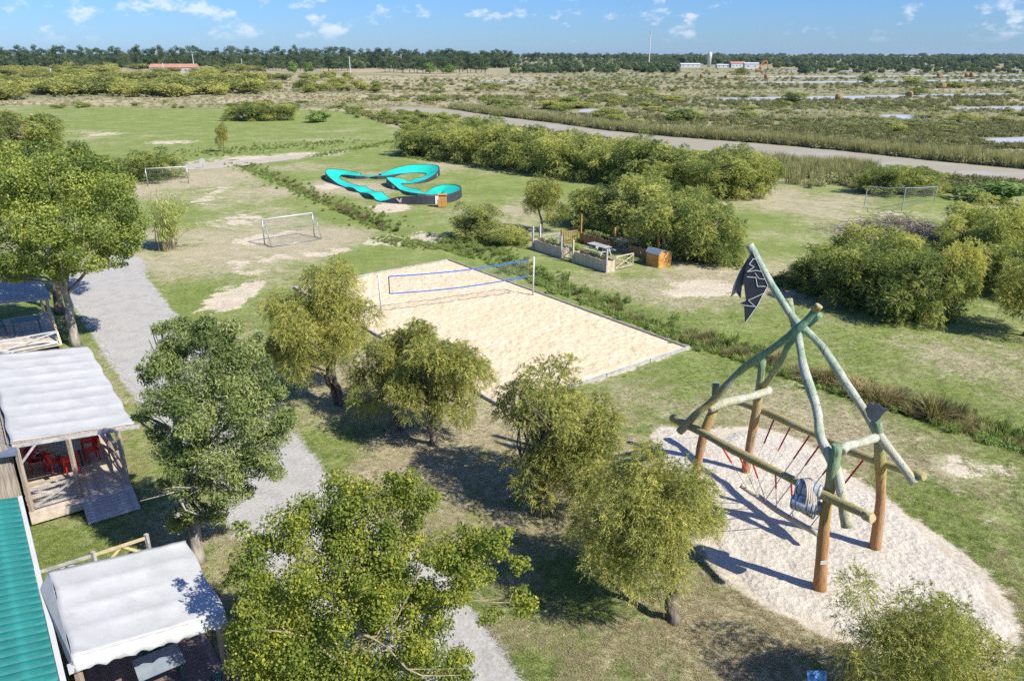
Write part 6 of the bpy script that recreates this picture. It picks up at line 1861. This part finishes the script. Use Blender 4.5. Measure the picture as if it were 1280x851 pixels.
table('terrace_table', 'dark teal table under the grey canopy at the left edge', F1.p(-1.2, 1.2, .345), ANG, 1.4, .9, .34, M_green_pl, M_green_pl)
g = 'chairs on the far terrace'
chair('dark chair left of the teal table at the left edge', F1.p(-2.4, 1.6, .345), ANG - 1.5, M_green_pl, 'green', g)
chair('dark chair half cut by the left frame edge, beside another', F1.p(-2.5, 2.9, .345), ANG - 1.2, M_green_pl, 'green', g)
chair('white plastic chair at the left edge above the long canopy', F1.p(-2.5, -2.9, .0), ANG - .6, M_white, 'white', 'white chairs')

def person():
    c = F2.p(.52, 3.1, zd)
    t = thing('person', 'seated person in pink top and dark shorts at the terrace table, white shoes', 'person', c, ANG - 1.6 + 0.0)
    # local: sits facing +y, seat at z .45
    Vv = [(0, -.05, .56), (0, -.06, .80), (0, -.05, 1.02), (0, -.03, 1.13), (0, 0, 1.24), (0, .02, 1.33),
          (.10, .02, .54), (.13, .42, .53), (.14, .44, .28), (.14, .42, .07), (.14, .55, .045),
          (-.10, .02, .54), (-.13, .40, .53), (-.16, .34, .28), (-.16, .30, .07), (-.16, .43, .045),
          (.17, -.04, 1.04), (.24, .06, .80), (.18, .30, .79), (.14, .38, .79),
          (-.17, -.04, 1.04), (-.24, .08, .80), (-.16, .32, .80), (-.12, .40, .80)]
    E = [(0, 1), (1, 2), (2, 3), (3, 4), (4, 5), (0, 6), (6, 7), (7, 8), (8, 9), (9, 10), (0, 11), (11, 12), (12, 13), (13, 14), (14, 15), (2, 16), (16, 17), (17, 18), (18, 19), (2, 20), (20, 21), (21, 22), (22, 23)]
    rad = [.15, .13, .14, .06, .085, .085, .095, .075, .06, .045, .04, .095, .075, .06, .045, .04, .065, .048, .038, .03, .065, .048, .038, .03]
    me = bpy.data.meshes.new('body'); me.from_pydata(Vv, E, [])
    o = place('body', me, t)
    me.materials.append(M_skin)
    sk = o.modifiers.new('skin', 'SKIN'); sb = o.modifiers.new('sub', 'SUBSURF'); sb.levels = sb.render_levels = 2
    for i, r_ in enumerate(rad):
        me.skin_vertices[0].data[i].radius = (r_, r_ * .9)
    me.skin_vertices[0].data[0].use_root = True
    for s in (-1, 1):   # hands: palm and five fingers
        w = Vector((s * .13, .39, .79))
        mb = MB().box(w + Vector((0, .04, 0)), (.08, .09, .03))
        for k, (dx, L) in enumerate(((-.032, .06), (-.011, .075), (.011, .07), (.032, .055))):
            b = w + Vector((dx, .08, 0)); mb.tube([b, b + Vector((0, L * .6, .004)), b + Vector((0, L, -.014))], [.010, .009, .007], 6)
        b = w + Vector((-s * .04, .02, 0)); mb.tube([b, b + Vector((-s * .025, .03, 0)), b + Vector((-s * .03, .055, -.005))], [.012, .010, .008], 6)
        place('hand', mb.mesh('hand', M_skin, None, True), t)
    mb = MB().tube([(0, -.06, .48), (0, -.06, .62), (0, -.06, .82), (0, -.05, 1.0), (0, -.04, 1.09)], [.17, .165, .155, .17, .09], 12)
    for s in (-1, 1): mb.tube([(s * .13, -.04, 1.04), (s * .2, 0, .94), (s * .235, .05, .86)], [.085, .08, .07], 8)
    place('top', mb.mesh('top', M_pink, None, True), t)
    mb = MB()
    for s in (-1, 1): mb.tube([(s * .07, -.12, .55), (s * .11, .1, .55), (s * .13, .33, .54)], [.12, .115, .10], 10)
    place('shorts', mb.mesh('shorts', M_navycl, None, True), t)
    mb = MB().tube([(0, -.06, 1.17), (0, -.045, 1.25), (0, -.02, 1.34), (0, -.0, 1.40)], [.07, .105, .105, .04], 10)
    place('hair', mb.mesh('hair', M_hair, None, True), t)
    for s, y in ((1, .42), (-1, .30)):
        place('shoe', MB().tube([(s * .15, y - .06, .05), (s * .15, y + .04, .055), (s * .15, y + .17, .04)], [.05, .05, .035], 8).mesh('shoe', M_white, None, True), t)
    for s in (-1, 1):
        place('eye', MB().lathe((s * .035, .098, 1.29), [(.001, -.012), (.010, 0), (.001, .012)], 6).mesh('eye', M_dark), t)
    place('nose', MB().tube([(0, .09, 1.285), (0, .115, 1.255), (0, .095, 1.245)], [.010, .016, .01], 6).mesh('nose', M_skin, None, True), t)
person()

# ------------------------------------------------------------------ far things
def hay_bale(px, py, r, rz, label):
    g = G(px, py)
    me = CH.get('bale')
    if me is None:
        mb = MB().tube([(-.6, 0, .7), (-.58, 0, .7), (.58, 0, .7), (.6, 0, .7)], [.62, .70, .70, .62], 18)
        me = CH['bale'] = mb.mesh('hay_bale', M_hay, None, True)
    o = place('hay_bale', me, None, g, (0, 0, rz)); o.scale = (r, r, r)
    tag(o, label, 'hay bale', 'round hay bales on the marsh')
for k, (px, py, s, l) in enumerate([(1048, 126, 1.55, 'round hay bale in front of the nearest salt pond, larger'), (1136, 122.5, 1.6, 'round hay bale at the right of the nearest salt pond'), (1178, 110.5, 1.7, 'round hay bale left of the pair on the dyke'), (1200, 110, 1.8, 'round hay bale right of the pair on the dyke'),
                                 (908, 100, 1.9, 'round hay bale left of the middle salt pond'), (926, 104, 1.7, 'bale by the left end of the middle pond'), (958, 98.5, 1.9, 'hay bale above the middle pond'), (877, 98, 1.9, 'far left hay bale on the green strip'), (858, 98.5, 1.9, 'hay bale farthest left below the tower'), (1174, 97.5, 2.0, 'distant hay bale above the ponds at the right'), (1208, 97, 2.1, 'one of two far bales at the right, left one'), (1214, 97, 2.1, 'one of two far bales at the right, right one')]):
    hay_bale(px, py, s, k * .9, l)
def house(name, label, px, yb, w, d, h, rh, wall, roof, rz=0.0, nwin=4):
    g = G(px, yb)
    t = thing(name, label, 'building', g, rz)
    place('wall', MB().box((0, 0, h / 2), (w, d, h)).mesh('wall', wall), t)
    mb = MB()
    hw, hd = w / 2 + .4, d / 2 + .4
    mb.add([(-hw, -hd, h - .05), (hw, -hd, h - .05), (hw, hd, h - .05), (-hw, hd, h - .05), (-hw, 0, h + rh), (hw, 0, h + rh)], [(0, 1, 5, 4), (2, 3, 4, 5), (0, 4, 3), (1, 2, 5), (3, 2, 1, 0)])
    place('roof', mb.mesh('roof', roof), t)
    for k in range(nwin):
        o = place('window', MB().box((-w / 2 + (k + .5) * w / nwin, -d / 2 - .03, h * .55), (1.2, .1, 1.3)).mesh('window', M_white), t)
        place('pane', MB().box((-w / 2 + (k + .5) * w / nwin, -d / 2 - .09, h * .55), (.95, .04, 1.05)).mesh('pane', M_glass), o)
house('farmhouse', 'long white house with red tiled roof before the pine wood', 219, 92, 36, 9, 4.6, 2.6, M_white, M_rooftile, .04, 7)
house('farmhouse', 'white house with orange tiled roof left of the excavator', 921, 85, 16, 8, 4.5, 2.0, M_white, M_rooftile, .1, 4)
house('shed', 'low white shed between the tower and the orange roofed house', 903, 85, 14, 7, 3, .8, M_white, M_concrete, .05, 3)
house('shed', 'white shed at the foot of the excavator', 938, 87, 14, 7, 5.5, 1.0, M_white, M_concrete, .0, 2)
house('shed', 'low pale shed row left of the white tower', 862, 84.5, 22, 8, 3.5, 1.0, M_white, M_concrete, .03, 4)
house('shed', 'far pale building above the right hand marsh', 1137, 75.5, 46, 14, 7, 2.0, M_concrete, M_greywood, .0, 5)
g = G(886, 84.5)
t = thing('water_tower', 'slim white water tower behind the marsh buildings', 'tower', g)
MB().lathe(g, [(2.2, 0), (2.1, 10), (2.6, 11.2), (2.6, 15.2), (2.0, 15.9)], 16).part('shaft', M_white, t, True)
MB().lathe(g + Vector((0, 0, 15.9)), [(1.2, 0), (1.1, .8)], 10).part('cap', M_concrete, t)
g = G(811, 82.5)
t = thing('radio_mast', 'tall thin pale mast above the horizon', 'mast', g)
MB().tube([g, g + Vector((0, 0, 30)), g + Vector((0, 0, 41))], [.75, .6, .5], 8).part('pole', M_concrete, t)
MB().lathe(g + Vector((0, 0, 38.5)), [(.8, 0), (.9, 1.2), (.9, 2.6)], 8).part('antenna', M_white, t)
def excavator():
    g = G(948, 90)
    t = thing('excavator', 'orange excavator with raised folded boom beside the white sheds', 'excavator', g)
    for s in (-1, 1):
        MB().box(g + Vector((0, s * 1.3, .5)), (4.6, .7, 1.0)).part('track', M_dark, t)
    MB().box(g + Vector((-.3, 0, 1.9)), (4.2, 2.8, 1.6)).part('body', M_orange, t)
    c = MB().box(g + Vector((.9, -.8, 2.8)), (1.6, 1.2, 1.7)).part('cab', M_orange, t)
    MB().box(g + Vector((.9, -1.44, 3.0)), (1.2, .05, 1.0)).part('window', M_glass, c)
    p = [g + Vector((1.2, 0, 2.4)), g + Vector((-2.2, 0, 5.5)), g + Vector((3.2, 0, 9.2)), g + Vector((6.2, 0, 9.0)), g + Vector((7.6, 0, 3.4))]
    p = [g + Vector((.8, 0, 2.4)), g + Vector((1.6, 0, 6.0)), g + Vector((4.6, 0, 8.8)), g + Vector((6.6, 0, 8.6)), g + Vector((8.2, 0, 2.6))]
    MB().beam(p[0], p[1], .8, 1.0, (0, 1, 0)).beam(p[1], p[2], .8, 1.0, (0, 1, 0)).beam(p[2], p[3], .8, 1.0, (0, 1, 0)).part('boom', M_orange, t)
    MB().beam(p[3], p[4], .7, .8, (0, 1, 0)).part('arm', M_orange, t)
    MB().plate([p[4] + Vector((-.7, 0, 0)), p[4] + Vector((.5, 0, .2)), p[4] + Vector((.2, 0, -1.6)), p[4] + Vector((-1.2, 0, -1.3))], 1.4).part('bucket', M_dark, t)
excavator()
prev = None
for k, (px, yb, yt, l) in enumerate([(205, 92.5, 79, 'pale utility pole in front of the red roofed house'), (243, 88, 67.5, 'utility pole right behind the red roofed house'), (303, 88, 74, 'leaning utility pole left of the pine wood gap'), (438, 93, 71, 'pale concrete pole at the edge of the dry field'), (502, 90, 68, 'grey utility pole before the pines beyond the dry field'), (65, 98, 86, 'short pole in the scrub at the left')]):
    g = G(px, yb); h = rowh(px, yb, yt)
    t = thing('utility_pole', l, 'pole', g, 0, 'utility poles')
    MB().tube([g, g + Vector((.3 if k == 2 else 0, 0, h))], [.45, .3], 6).part('pole', M_concrete, t)
    MB().beam(g + Vector((-1.2, 0, h - .8)), g + Vector((1.2, 0, h - .8)), .2, .2).part('crossarm', M_greywood, t)

# ------------------------------------------------------------------ thin coastal haze
hm = bpy.data.materials.new('haze'); hm.use_nodes = True; hm.node_tree.nodes.clear()
pv = nd(hm.node_tree, 'ShaderNodeVolumePrincipled', {'Color': (0.58, 0.77, 1.0, 1.0), 'Density': HAZE, 'Anisotropy': 0.2})
nd(hm.node_tree, 'ShaderNodeOutputMaterial', {'Volume': pv.outputs[0]})
hz = MB().box((0, 5900, 21.5), (15400, 12700, 47)).top('haze', hm, (0, 5900, 21.5))
tag(hz, 'thin coastal haze over the whole marsh', 'haze', None, 'stuff')
